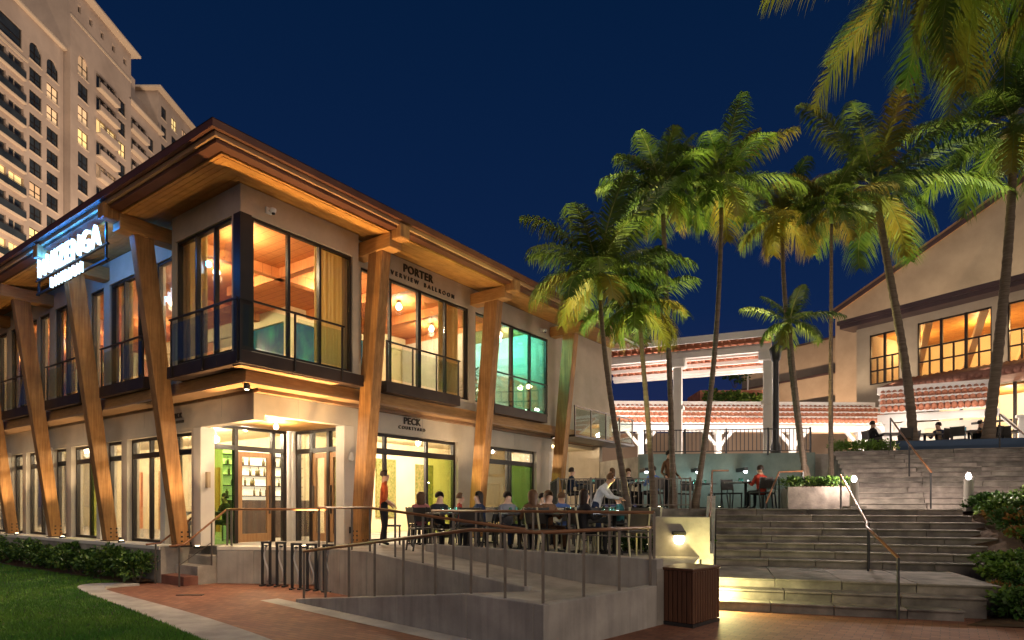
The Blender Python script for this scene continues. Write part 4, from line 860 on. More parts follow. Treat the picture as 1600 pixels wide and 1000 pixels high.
# lit lobby under the canopy
B(2.6, 15.8, 3.0, 3.2, UZ, 7.19).build('lobby_wall', 'cream', HL); B(2.6, 15.8, .3, 3.0, 7.02, 7.1).build('lobby_ceiling', 'soffit_wood', HL)
for k in range(7): B(2.8 + 2.1*k, 2.92 + 2.1*k, .0, .1, UZ, 7.1).build('lobby_mullion', 'bronze', HL)
for k in range(7): B(2.95 + 2.1*k, 4.85 + 2.1*k, .02, .08, 5.4, 5.5).build('lobby_transom', 'bronze', HL)
for k in range(4): B(4.0 + 3*k, 5.0 + 3*k, 2.95, 2.998, 4.4, 5.6).build('framed_picture', 'tile_dull', HL)
for k in range(5): light('POINT', (3.6 + 2.7*k, 1.5, 6.4), 150, SOFT, .15, HL)
for u in (1.4, 4.5, 8.0, 11.0): light('POINT', (u, 3.0, 10.2), 260, (1.0, .60, .25), .15, HL)

# ================================================================ arcade with tiled lean-to roof, and the high tiled canopy
def tiled_arcade(name, A, Bp, zlo, zhi, depth, label, posts, zfoot, beam=True, tm='tile_red', bw='hall_wall_dark'):
    A = Vector(A); Bp = Vector(Bp); D = Bp - A; Ln = D.length; r = tag(empty(name, (A.x, A.y, 0), atan2(D.y, D.x)), label, 'arcade')
    # local x along, +y away from the viewer
    sl = MB().hexa([(0, 0, zlo), (Ln, 0, zlo), (Ln, depth, zhi), (0, depth, zhi)], [(0, 0, zlo + .08), (Ln, 0, zlo + .08), (Ln, depth, zhi + .08), (0, depth, zhi + .08)])
    sl.build('roof_deck', 'white_paint', r)
    n = int(Ln / .23); src = None
    for k in range(n):
        loc = (.12 + .23*k, 0, 0)
        if src is None:
            t_ = MB()
            for q in range(3):
                f0, f1 = q / 3, (q + 1) / 3; z0_, z1_ = zlo + .12 + (zhi - zlo) * f0, zlo + .12 + (zhi - zlo) * f1
                t_.tube([(0, -.05 + depth * f0, z0_ + .03), (0, depth * f1, z1_ - .02)], [.115, .09], 8)
            src = t_.build('roof_tile', tm, r, True, loc=loc)
        else: share(src, 'roof_tile', r, loc)
    for q in (.12, .42, .72):
        yq = depth * q; zq = zlo + .12 + (zhi - zlo) * q; B(-.05, Ln + .05, yq - .05, yq + .05, zq + .09, zq + .17).build('batten', 'white_paint', r)
    B(-.1, Ln + .1, depth - .05, depth + .2, zhi + .02, zhi + .32).build('ridge_cap', 'white_paint', r)
    B(-.1, Ln + .1, .12, .34, zlo - .34, zlo - .03).build('beam', 'white_paint', r)
    for u in posts:
        p = B(u - .13, u + .13, .10, .36, zfoot, zlo - .345).build('post', 'white_paint', r, bevel=.02); MB().bar((u, .22, zlo - 1.1), (u + .7, .22, zlo - .3), .14).build('brace', 'white_paint', p); MB().bar((u, .22, zlo - 1.1), (u - .7, .22, zlo - .3), .14).build('brace', 'white_paint', p)
        B(u - .2, u + .2, .03, .43, zlo - .45, zlo - .347).build('capital', 'white_paint', p)
    B(0, Ln, depth + 2.2, depth + 2.4, zfoot, zlo).build('back_wall', bw, r)
    return r, Ln
ar, L1 = tiled_arcade('tiled_arcade', px(950, 690, 30), px(1395, 690, 30.5), 5.55, 6.55, 1.6, 'long white arcade with red barrel tile lean-to roof across the upper plaza', (1.6, 5.3, 8.9, 12.2), UZ - .05)
for u in (1.2, 3.4, 5.6, 8.0, 10.5, 12.6): light('POINT', (u, -.9, 4.7), 95, (1.0, .86, .78), .12, ar)
for u in (2.0, 6.0, 10.0): light('POINT', (u, -1.6, 7.0), 60, (1.0, .88, .82), .12, ar)  # added in front without fixtures to lighten the tile tops
ar2, L2 = tiled_arcade('tiled_arcade', px(1375, 690, 27.6), px(1558, 690, 25.6), 5.65, 6.75, 1.8, 'white tiled roof pavilion with glowing interior above the blue parapet', (.3, 4.9), UZ - .05, bw='white_wall')
for u in (.8, 2.2, 3.6): light('POINT', (u, 1.6, 4.7), 75, (1.0, .86, .76), .12, ar2)
for u in (1.0, 3.2): light('POINT', (u, -.9, 5.0), 45, (1.0, .86, .78), .12, ar2); light('POINT', (u, -1.5, 7.1), 50, (1.0, .88, .82), .12, ar2)  # the higher lights are added to lighten this roof's tiles
# shelves and counter inside the glowing pavilion
B(.4, L2 - .4, 2.9, 3.3, UZ - .05, 4.5).build('counter', 'hall_wall_dark', ar2)
for k in range(4): B(.8 + k * 1.05, 1.35 + k * 1.05, 3.90, 3.996, 4.9, 5.3).build('menu_board', ('tile_dull', 'cream', 'teal_panel', 'hall_wall_dark')[k], ar2)
B(.2, L2 - .2, .15, .19, 4.35, 4.41).build('front_rail', 'iron', ar2)
for k in range(9): B(.3 + k * .55, .34 + k * .55, .15, .19, UZ - .05, 4.35).build('front_post', 'iron', ar2)
# high canopy
A = px(938, 552, 29.0); Bv = px(1205, 525, 26.2); zc = (A.z + Bv.z) / 2; D = Vector((Bv.x - A.x, Bv.y - A.y, 0))
hc = tag(empty('high_canopy', (A.x, A.y, 0), atan2(D.y, D.x)), 'high white canopy with red tile roof on tall posts behind the palms', 'canopy'); Ln = D.length
def zu(y): return zc + .1 - .30 * y / 1.0      # underside: high along the front edge, lower behind
MB().hexa([(0, 0, zu(0)), (Ln, 0, zu(0)), (Ln, 2.6, zu(2.6)), (0, 2.6, zu(2.6))], [(0, 0, zu(0) + .1), (Ln, 0, zu(0) + .1), (Ln, 2.6, zu(2.6) + .1), (0, 2.6, zu(2.6) + .1)]).build('roof_deck', 'tile_red', hc)
B(-.2, Ln + .2, -.12, -.003, zu(0) - .08, zu(0) + .2).build('edge_board', 'white_paint', hc)
src = None
for k in range(int(Ln / .30)):
    if src is None: src = MB().bar((0, .02, zu(.02) - .05), (0, 2.55, zu(2.55) - .05), .07, .09).build('rafter', 'tile_red', hc, loc=(.15, 0, 0))
    else: share(src, 'rafter', hc, (.15 + .30*k, 0, 0))
for y_ in (.45, 1.05, 1.65, 2.25): B(0, Ln, y_, y_ + .12, zu(y_) - .26, zu(y_) - .11).build('purlin', 'white_paint', hc)
B(0, Ln, .28, .52, zu(.3) - .52, zu(.3) - .27).build('beam', 'white_paint', hc); B(0, Ln, 2.45, 2.7, zu(2.6) - .25, zu(2.6) - .02).build('beam', 'white_paint', hc)
for f_ in (.47, .98):
    p = B(Ln * f_ - .18, Ln * f_ + .18, .25, .6, UZ - .05, zu(.4) - .8).build('post', 'white_paint', hc, bevel=.02); B(Ln * f_ - .36, Ln * f_ + .36, .1, .75, zu(.4) - .9, zu(.4) - .49).build('capital', 'white_paint', p, bevel=.08); B(Ln * f_ - .26, Ln * f_ + .26, .17, .68, 5.9, 6.05).build('collar', 'white_paint', p)
for u in (.8, 2.8, 4.8, 6.8): light('POINT', (u, .9, zc - 2.2), 62, (1.0, .86, .78), .12, hc)
# far roof terrace with planting
fr_ = tag(empty('roof_terrace', px(1095, 640, 44)), 'distant tiled roof terrace edge with planting and two thin poles', 'roof')
B(0, 4.1, 0, 3, -.1, .0).build('slab', 'white_paint', fr_); B(-.1, 4.2, -.2, 3, .55, 1.3).build('tile_edge', 'tile_red', fr_); B(.2, 4.0, .3, 2.5, -6.5, -.1).build('wall', 'hall_wall_dark', fr_)
for u in (.75, 3.2): B(u, u + .08, 0, .08, 1.3, 4.2).build('pole', 'white_paint', fr_)
# dark tall lamp post beside the canopy
e_ = tag(empty('lamp_post', px(1212, 690, 24.5)), 'tall dark lamp post with small lantern beside the high canopy', 'lamp post')
zt_ = EYE + (HOR - 545) / F * 24.5 - e_.location.z
MB().lathe([(.20, -1.0), (.20, -.2), (.13, 0), (.11, zt_ - .5), (.16, zt_ - .45)], 12).build('shaft', 'iron', e_, True); MB().lathe([(.16, zt_ - .45), (.22, zt_ - .1), (.24, zt_), (.05, zt_ + .2)], 12).build('lantern_hood', 'iron', e_, True); MB().lathe([(.02, zt_ - .52), (.09, zt_ - .5), (.09, zt_ - .46)], 10).build('lantern', 'lamp_warm', e_, True)
# ================================================================ palms
def bez(P, t):
    P = [Vector(p) for p in P]
    while len(P) > 1: P = [P[i].lerp(P[i+1], t) for i in range(len(P) - 1)]
    return P[0]
def frond(mb, rib, c, az, elev, L, droop, rng, wmax, nl, wind, lw):
    """one feather frond: curved rib and two rows of leaflets"""
    h = Vector((cos(az), sin(az), 0)); N = 14; pts = []
    p = Vector(c); ang = elev
    for i in range(N + 1):
        pts.append(p.copy()); d = h * cos(ang) + Vector((0, 0, 1)) * sin(ang); p = p + d * (L / N) + wind * (L / N) * (i / N)
        ang -= droop / N * (0.5 + 1.2 * i / N)
    rib.tube(pts, [.022 * (1 - .85 * i / N) + .003 for i in range(N + 1)], 5, False)
    side = h.cross(Vector((0, 0, 1)))
    for i in range(nl):
        f = .13 + .87 * (i + rng.random() * .4) / nl; k = min(int(f * N), N - 1); q = pts[k].lerp(pts[k+1], f * N - k); tg = (pts[k+1] - pts[k]).normalized()
        ln = wmax * (sin(pi * min(1, .12 + .88 * f) ** .9) ** .55 + .12) * rng.uniform(.82, 1.1)
        nrm = side.cross(tg).normalized()
        for s_ in (-1, 1):
            d = (side * s_ * rng.uniform(.75, 1.0) + tg * rng.uniform(.45, .8) + nrm * rng.uniform(-.1, .25)).normalized()
            w = tg * lw
            m1 = q + d * ln * .5 + Vector((0, 0, -.10 * ln)) + wind * ln * .3; e1 = q + d * ln * .88 + Vector((0, 0, -ln * rng.uniform(.38, .75))) + wind * ln * .8
            mb.add([q - w * .5, q + w * .5, m1 + w * .45, m1 - w * .45, e1], [(0, 1, 2, 3), (3, 2, 4)])
def palm(name, path, label, r0, r1, nf, L, seed, wmax=.42, nl=44, wind=(0, 0, 0), shaft=0.0, mats=('palm_leaf', 'palm_leaf_dark', 'palm_leaf_gold'), gold=.15, elev=(-.55, 1.42), coco=False, lw=.035, only=None):
    rng = random.Random(seed); base = Vector(path[0]); t = tag(empty(name, base), label, 'palm tree')
    P = [Vector(p) - base for p in path]; N = 64; pts = [bez(P, i / N) for i in range(N + 1)]
    pts[0] = pts[0] - Vector((0, 0, .15))
    rad = [(r0 + (r1 - r0) * (i / N)) * (1 + (.5 * (1 - i / 7) if i < 7 else 0)) * (1.0 + .11 * (i % 2) + rng.uniform(-.03, .03)) for i in range(N + 1)]
    MB().tube(pts, rad, 10).build('trunk', 'palm_trunk', t, True)
    top = pts[-1]; ax = (pts[-1] - pts[-2]).normalized()
    if shaft: MB().tube([top, top + ax * shaft * .5, top + ax * shaft], [r1 * 1.5, r1 * 1.35, r1 * .7], 10).build('crownshaft', 'crownshaft', t, True)
    c = top + ax * shaft
    crown = MB().lathe([(.01, -.18), (r1 * 1.3, -.1), (r1 * 1.1, .05), (.02, .22)], 10, tuple(c)).build('crown', 'palm_rib', t, True)
    wind = Vector(wind)
    for i in range(nf):
        f = i / (nf - 1); el = elev[1] + (elev[0] - elev[1]) * f ** .8 + rng.uniform(-.12, .12); az = i * 2.399 + rng.uniform(-.25, .25)
        if only and not only(az): continue
        mb = MB(); rib = MB(); Lf = L * rng.uniform(.82, 1.08) * (.72 + .38 * sin(pi * min(1, f + .18)))
        frond(mb, rib, c, az, el, Lf, rng.uniform(1.0, 1.65) * (.55 + .45 * f), rng, wmax, nl, wind, lw)
        m_ = mats[2] if (rng.random() < gold or f > .94) else (mats[0] if rng.random() < .6 else mats[1])
        mb.cur = 0; n0 = len(mb.f); mb.cur = 1; mb.add(rib.v, rib.f)
        mb.build('frond', [m_, 'palm_rib'], crown)
    if coco:
        for k in range(6):
            a = k * 1.05; MB().lathe([(.02, -.13), (.09, -.08), (.11, 0), (.08, .09), (.02, .12)], 10, tuple(c + Vector((cos(a) * .24, sin(a) * .24, -.22)))).build('coconut', 'palm_trunk', t, True)
    return t
def ground_px(x, d, z): return Vector(((x - 800) / F * d, d, z))
WN = (.10, .02, -.02)
palm('palm_tree', [ground_px(992, 13.6, TZ), px(968, 705, 13.8), px(945, 590, 14.0), px(938, 470, 14.0)], 'feathery palm with leaning thin trunk nearest the pavilion end column', .075, .042, 24, 2.1, 1, .56, 60, WN, .6, gold=.06, elev=(-.25, 1.5))
palm('palm_tree', [ground_px(1022, 15.0, TZ), px(1020, 700, 15.0), px(1006, 600, 15.0), px(1000, 505, 15.0)], 'short palm with dark trunk just behind the leaning palm by the dining tables', .07, .045, 18, 1.6, 2, .52, 52, WN, .4, gold=.12)
palm('palm_tree', [ground_px(1052, 18.0, MZ), px(1050, 650, 18.0), px(1042, 480, 18.0), px(1036, 335, 18.0)], 'tall palm with round bright crown above the short dark-trunked palm', .08, .058, 24, 1.95, 3, .60, 54, WN, .7, gold=.14)
palm('palm_tree', [ground_px(1085, 17.8, MZ), px(1112, 640, 18.0), px(1126, 480, 18.0), px(1127, 325, 18.0)], 'tall palm with curved trunk and wide crown in front of the high canopy', .08, .052, 25, 2.15, 4, .64, 54, WN, .7, gold=.20)
palm('palm_tree', [ground_px(1262, 17.6, 2.17), px(1244, 640, 18.4), px(1226, 520, 19.0), px(1222, 370, 19.4)], 'tall palm with golden hanging fronds rising from the stone planter', .09, .052, 23, 2.0, 5, .60, 50, WN, .6, gold=.5)
palm('palm_tree', [ground_px(1258, 17.3, 2.17), px(1252, 660, 17.4), px(1240, 600, 17.5), px(1235, 520, 17.5)], 'small low palm with short arching fronds beside the high canopy post', .06, .045, 13, 1.25, 6, .40, 40, WN, .3, gold=.08)
palm('palm_tree', [ground_px(1299, 18.6, 2.17), px(1297, 640, 18.8), px(1299, 500, 18.8), px(1299, 350, 18.8)], 'straight slender palm with small dense crown in the stone planter', .07, .04, 18, 1.6, 7, .52, 48, WN, .5, gold=.3)
palm('coconut_palm', [ground_px(1426, 21.6, UZ - .05), px(1430, 600, 21.6), px(1385, 430, 21.6), px(1368, 292, 21.6)], 'large coconut palm with thick leaning trunk in front of the hall corner', .15, .10, 22, 4.0, 8, .85, 76, (.12, .02, -.03), 0, gold=.12, coco=True, lw=.05)
palm('coconut_palm', [ground_px(1542, 20.5, UZ - .05), px(1556, 560, 20.5), px(1584, 380, 20.5), px(1583, 195, 20.5)], 'large coconut palm with dark thick trunk beside the glowing tiled pavilion', .165, .11, 22, 4.1, 9, .85, 76, (-.10, .02, -.03), 0, gold=.12, coco=True, lw=.05)
palm('coconut_palm', [ground_px(1790, 10.5, 1.5), px(1740, 500, 11), px(1700, 60, 11.2), px(1545, -130, 11.2)], 'nearest coconut palm with big fronds hanging into the sky over the stairs', .2, .13, 28, 3.6, 10, .75, 90, (-.08, 0, -.05), 0, gold=.10, coco=False, lw=.035, elev=(-.9, 1.0))

# ================================================================ shrubs
def shrub(name, c, rx, ry, h, n, label, group, m='leaf_dark', size=.07, seed=0, m2=None, cat='shrub'):
    rng = random.Random(seed); t = tag(empty(name, c), label, cat, group); mb = MB(); lobes = [(rng.uniform(-.55, .55) * rx, rng.uniform(-.5, .5) * ry, h * rng.uniform(.35, .75), rng.uniform(.35, .6)) for _ in range(7)]
    for i in range(n):
        lx, ly, lz, lr = rng.choice(lobes); u = rng.uniform(-1, 1); a = rng.uniform(0, 2*pi); s_ = sqrt(1 - u*u); rr = lr * rng.uniform(.55, 1.08)
        p = Vector((lx + rx * rr * s_ * cos(a), ly + ry * rr * s_ * sin(a), max(.02, lz + h * .55 * rr * u)))
        d = Vector((s_ * cos(a), s_ * sin(a), u * .7 + .3)) + Vector((rng.uniform(-.6, .6), rng.uniform(-.6, .6), rng.uniform(-.5, .5))); d.normalize()
        sd = d.cross(Vector((rng.uniform(-1, 1), rng.uniform(-1, 1), rng.uniform(-1, 1)))).normalized(); L = size * rng.uniform(.7, 1.4); w = L * .32
        mb.cur = 1 if (m2 and rng.random() < .3) else 0
        mb.add([p, p + d * L * .5 + sd * w, p + d * L + Vector((0, 0, -.1 * L)), p + d * L * .5 - sd * w], [(0, 1, 2, 3)])
    mb.build('foliage', [m, m2 or m], t)
    sm = MB()
    for k in range(5):
        lx, ly, lz, lr = lobes[k]; sm.tube([(lx * .15, ly * .15, -.05), (lx * .6, ly * .6, lz * .5), (lx, ly, lz)], [.016, .012, .006], 5)
    sm.build('stem', 'palm_trunk', t)
    return t
for k in range(13):
    y_ = 3.0 + .95 * k; h_ = .62 + .12 * sin(k * 2.1)
    shrub('hedge_shrub', pv(-.93 + .05 * sin(k * 1.7), y_, .05), .42, .62, h_, 1500 if k < 6 else 800, 'leafy green shrub in the bed below the lawn front of the pavilion', 'shrubs below the lawn front', 'leaf_dark', .085, 20 + k, 'leaf_bright')
bk = [(4.3, .3, .5, 'leaf_dark', None), (5.1, 1.0, .6, 'leaf_dark', 'leaf_bright'), (5.6, .3, .5, 'leaf_dark', None), (4.95, 1.9, .5, 'leaf_rust', 'leaf_bright'), (5.5, 2.3, .7, 'leaf_bright', 'leaf_dark'), (6.1, 1.4, .6, 'leaf_dark', None), (5.3, 3.2, .65, 'leaf_dark', 'leaf_bright'), (6.0, 3.3, .7, 'leaf_bright', None),
      (4.95, 4.6, .5, 'leaf_rust', 'leaf_dark'), (5.5, 4.9, .6, 'leaf_bright', 'leaf_dark'), (6.2, 4.7, .7, 'leaf_bright', 'leaf_dark'), (4.75, 5.7, .55, 'leaf_bright', 'leaf_dark'), (5.4, 6.0, .6, 'leaf_bright', None), (6.1, 6.1, .6, 'leaf_bright', 'leaf_dark')]
rb = random.Random(77)
for k in range(15):
    v_ = .55 + .4 * k; bk.append(((4.55 if v_ < 1.2 else (4.9 if v_ < 2.9 else 5.9)) + rb.uniform(0, .2), v_, rb.uniform(.3, .42), rb.choice(['leaf_dark', 'leaf_bright', 'leaf_bright', 'leaf_rust']), rb.choice(['leaf_bright', 'leaf_dark'])))
for k in range(22):
    v_ = rb.uniform(-.1, 6.2); u_ = (3.75 if v_ < .5 else (4.45 if v_ < 1.5 else (4.95 if v_ < 2.6 else 5.9))) + rb.uniform(.1, 2.2); bk.append((u_, v_, rb.uniform(.35, .65), rb.choice(['leaf_dark', 'leaf_dark', 'leaf_bright', 'leaf_rust']), rb.choice(['leaf_bright', 'leaf_dark'])))
lab = {'leaf_dark': 'dark green shrub on the planted bank right of the stone stairs', 'leaf_bright': 'bright green shrub on the planted bank right of the stone stairs', 'leaf_rust': 'low rust-coloured shrub at the ragged end of the stone steps'}
for k, (u, v, h_, m_, m2) in enumerate(bk):
    u += (.35 + .17 * v if v > 1 else 0.1) if k < 14 else 0; z_ = max(.02, MZ * (v - .1) / 6.2)
    shrub('bank_shrub', st(u, v, z_ - .03), .55, .5, h_, 1100, lab[m_], {'leaf_dark': 'dark shrubs on the bank', 'leaf_bright': 'bright shrubs on the bank', 'leaf_rust': 'rust shrubs on the bank'}[m_], m_, .08, 60 + k, m2)
for k, (x, d) in enumerate(((975, 12.6), (1010, 12.3), (1035, 13.2), (1062, 12.9), (1085, 14.0), (1045, 15.0))):
    shrub('ground_cover', ground_px(x, d, TZ - .02), .5, .45, .35, 700, 'low dark ground cover around the palm trunks beside the dining tables', 'ground cover around the palms', 'leaf_dark', .07, 90 + k, 'leaf_bright')
for k in range(5): shrub('ground_cover', st(2.0 + .3 * k, 7.3 + .9 * (k % 3), 2.16), .45, .45, .3, 600, 'low ground cover in the stone palm planter', 'ground cover in the planter', 'leaf_dark', .07, 100 + k, 'leaf_bright')
for k, x in enumerate((1335, 1358, 1420, 1440)): shrub('planter_shrub', st(3.75 + .45 * k, 12.3, UZ - .03), .4, .35, .42, 500, 'small brightly lit shrub at the top of the upper stairs', 'lit shrubs above the upper stairs', 'leaf_bright', .08, 110 + k, None)
for k in range(4): shrub('roof_plant', px(1118 + 22 * k, 640, 43.6), 1.0, .7, 1.3, 500, 'leafy plant below the distant tiled roof terrace', 'plants on the distant roof terrace', 'leaf_bright', .22, 120 + k, 'leaf_dark')
shrub('roof_plant', px(1148, 605, 44.5), 1.0, .7, 1.6, 500, 'dark leafy plant above the distant tile roof edge', None, 'leaf_dark', .2, 130)

# ================================================================ lights in the garden
GRN = (1.0, 0.94, 0.36); GOLD = (1.0, .74, .22)
uplight(st(6.3, 1.3, .33), 120, st(5.6, 2.6, .9), 'small garden spot between the bank shrubs', None, (.95, 1.0, .5), 120)
uplight(ground_px(1014, 14.1, TZ), 2000, px(938, 470, 14.0), 'garden uplight at the foot of the leaning palm', None, GRN, 60)
uplight(ground_px(1030, 16.6, TZ), 1600, px(1010, 470, 15.5), 'garden uplight at the foot of the short dark-trunked palm', None, GRN, 60)
uplight(ground_px(1030, 20.2, MZ), 4200, px(1036, 310, 18.0), 'garden uplight below the tall palm with round crown', None, GRN, 50)
uplight(ground_px(1125, 20.4, MZ), 4600, px(1130, 300, 18.0), 'garden uplight below the tall palm with curved trunk', None, (1.0, .9, .3), 50)
uplight(st(2.5, 9.3, 2.19), 4200, px(1222, 330, 19.4), 'planter uplight below the golden palm', None, GOLD, 50)
uplight(st(3.15, 9.6, 2.19), 3000, px(1299, 320, 18.8), 'planter uplight below the straight slender palm', None, GOLD, 50)
uplight(st(4.6, 15.6, UZ), 4200, px(1368, 270, 21.6), 'uplight at the foot of the coconut palm before the hall corner', None, (1.0, .95, .36), 60)
uplight(st(8.3, 15.8, UZ), 4200, px(1583, 170, 20.5), 'uplight at the foot of the coconut palm beside the glowing pavilion', None, (1.0, .95, .36), 60)
uplight(st(7.2, .6, .35), 2600, px(1490, -60, 11.2), 'uplight in the bank shrubs aimed at the nearest palm', None, (.88, 1.0, .40), 65)
def bollard(p, h, label, power):
    e_ = tag(empty('bollard_light', p), label, 'bollard')
    MB().box(-.2, .2, -.2, .2, 0, .08).build('plinth', 'stair_stone', e_, bevel=.01); MB().lathe([(.11, .08), (.105, .1), (.095, h - .15), (.10, h - .13)], 16).build('post', 'concrete', e_, True)
    MB().lathe([(.03, h - .13), (.05, h - .10), (.058, h - .06), (.05, h - .02), (.03, h + .0)], 16).build('lamp', 'lamp_white', e_, True); MB().lathe([(.06, h + .0), (.05, h + .02), (.02, h + .03)], 12).build('cap', 'iron', e_, True)
    light('POINT', (0, 0, h + .12), power, (1.0, .80, .68), .07, e_)
bollard(st(5.55, 6.35, MZ - .05), .86, 'bollard light standing at the top corner of the lower stairs by the bushes', 150)
bollard(st(3.22, 6.55, MZ - .01), .80, 'bollard light against the corner of the stone palm planter', 230)
# floodlight at the low garden wall, step light by the slatted box
e_ = tag(empty('wall_light', Vector((2.96, 11.345, 1.08))), 'hooded wall light glowing on the low garden wall', 'light'); e_.rotation_euler = (0, 0, -.21)
B(-.12, .12, -.1, .03, .09, .17).build('hood', 'iron', e_, bevel=.02); MB().lathe([(.01, -.07), (.07, -.05), (.095, .02), (.08, .09)], 14, (0, -.02, 0)).build('lens', 'lamp_warm', e_, True)
light('POINT', (0, -.2, -.02), 3.2, (1.0, .78, .18), .06, e_)
e_ = tag(empty('step_light', st(-.06, .30, .155)), 'step light washing the lowest stone steps beside the slatted box', 'light'); e_.rotation_euler = (0, 0, atan2(SA.y, SA.x))
B(-.06, .03, -.06, .06, -.3, .30).build('housing', 'iron', e_, bevel=.01); B(.031, .038, -.045, .045, .12, .27).build('lens', 'lamp_white', e_)
light('POINT', (.14, -.24, .27), 120, (1.0, .90, .36), .05, e_)
for k, (x, d_) in enumerate(((1010, 20.8), (1090, 20.9), (1165, 20.6))):
    e_ = tag(empty('fence_lamp', ground_px(x, d_, UZ - .55)), 'small cool wall lamp on the pale green retaining wall', 'lamp', 'cool lamps on the retaining wall'); B(-.06, .06, -.05, .9, -.06, .06).build('arm', 'iron', e_); MB().lathe([(.03, -.12), (.06, -.08), (.06, -.06)], 10).build('lens', 'lamp_cool', e_, True); light('POINT', (0, -.05, -.22), 11, (.72, .95, .92), .08, e_)
# ================================================================ bike racks
def bike_rack():
    t = empty('bike_rack'); fr = MB(); w, h = .085, .92
    fr.bar((-w, 0, .03), (-w, 0, h), .05, .035); fr.bar((w, 0, .03), (w, 0, h), .05, .035); fr.bar((-w - .025, 0, h), (w + .025, 0, h), .05, .04); fr.build('frame', 'iron', t)
    MB().tube([(.045 * sin(f * 2 * pi + .4), 0, .12 + (h - .16) * f) for f in [i / 18 for i in range(19)]], .020, 8).build('wave_bar', 'silver', t, True)
    MB().lathe([(.02, -.02), (.05, 0), (.02, .02)], 12, (0, 0, h - .07)).build('boss', 'iron', t, True)
    for s_ in (-1, 1): B(s_ * w - .035, s_ * w + .035, -.09, .09, 0, .03).build('foot', 'iron', t, bevel=.006)
    return t
b0 = bike_rack(); tr0 = tree_of(b0); spots = [(416, 915.5), (439, 917), (463, 921), (487, 923), (513, 925)]
for k, (x, y) in enumerate(spots):
    r = tr0[0] if k == 0 else copy_tree(tr0, (0, 0, 0))[0]
    r.location = pz(x, y, 0); r.rotation_euler = (0, 0, -.12 + .03 * k); tag(r, 'dark metal bike rack with a wavy inner bar before the low entrance wall', 'bike rack', 'row of five bike racks')

# ================================================================ slatted box
bx = tag(empty('slatted_box', (2.5, 8.85, 0), atan2(RP.y, RP.x)), 'dark brown slatted timber box between ramp landing and stone stairs', 'box')
B(.03, .79, .03, .53, .02, .78).build('core', 'iron', bx); B(-.01, .83, -.01, .57, .78, .82).build('lid', 'bin_slat', bx, bevel=.01); B(.0, .82, .0, .56, .0, .05).build('plinth', 'iron', bx)
for k in range(11):
    u = .006 + .0745 * k
    B(u, u + .06, -.0, .028, .055, .775).build('slat', 'bin_slat', bx, bevel=.006); B(u, u + .06, .532, .56, .055, .775).build('slat', 'bin_slat', bx, bevel=.006)
for k in range(7):
    v = .034 + .0715 * k; B(0, .028, v, v + .058, .055, .775).build('slat', 'bin_slat', bx, bevel=.006); B(.792, .82, v, v + .058, .055, .775).build('slat', 'bin_slat', bx, bevel=.006)

# ================================================================ furniture
def make_table():
    t = empty('dining_table'); B(-.42, .42, -.42, .42, .72, .755).build('table_top', 'table_top', t, bevel=.008); MB().lathe([(.04, .03), (.035, .4), (.04, .72)], 10).build('pedestal', 'iron', t, True)
    B(-.28, .28, -.03, .03, 0, .035).build('foot', 'iron', t); B(-.03, .03, -.28, .28, .0005, .0345).build('foot', 'iron', t); return t
def make_chair(name, m, leg):
    t = empty(name); B(-.22, .22, -.22, .22, .42, .46).build('seat', m, t, bevel=.015)
    bk_ = MB().hexa([(-.21, .19, .55), (.21, .19, .55), (.21, .215, .55), (-.21, .215, .55)], [(-.21, .25, .86), (.21, .25, .86), (.21, .275, .86), (-.21, .275, .86)]).build('backrest', m, t, bevel=.008)
    for x, y in ((-.2, -.19), (.2, -.19)): MB().bar((x, y, 0), (x, y, .42), .028).build('leg', leg, t)
    for x in (-.2, .2):
        l_ = MB(); l_.bar((x, .26, 0), (x, .2, .44), .028); l_.bar((x, .2, .44), (x, .262, .87), .028); l_.build('leg', leg, t)
    return t
T0 = tree_of(make_table()); CH0 = tree_of(make_chair('dining_chair', 'chair_dark', 'iron')); CH1 = tree_of(make_chair('dining_chair', 'chair_dark', 'chair_pale'))
first = {id(T0): True, id(CH0): True, id(CH1): True}
def put(tr, loc, rz):
    if first[id(tr)]: first[id(tr)] = False; tr[0].location = loc; tr[0].rotation_euler = (0, 0, rz); return tr[0]
    return copy_tree(tr, loc, rz)[0]

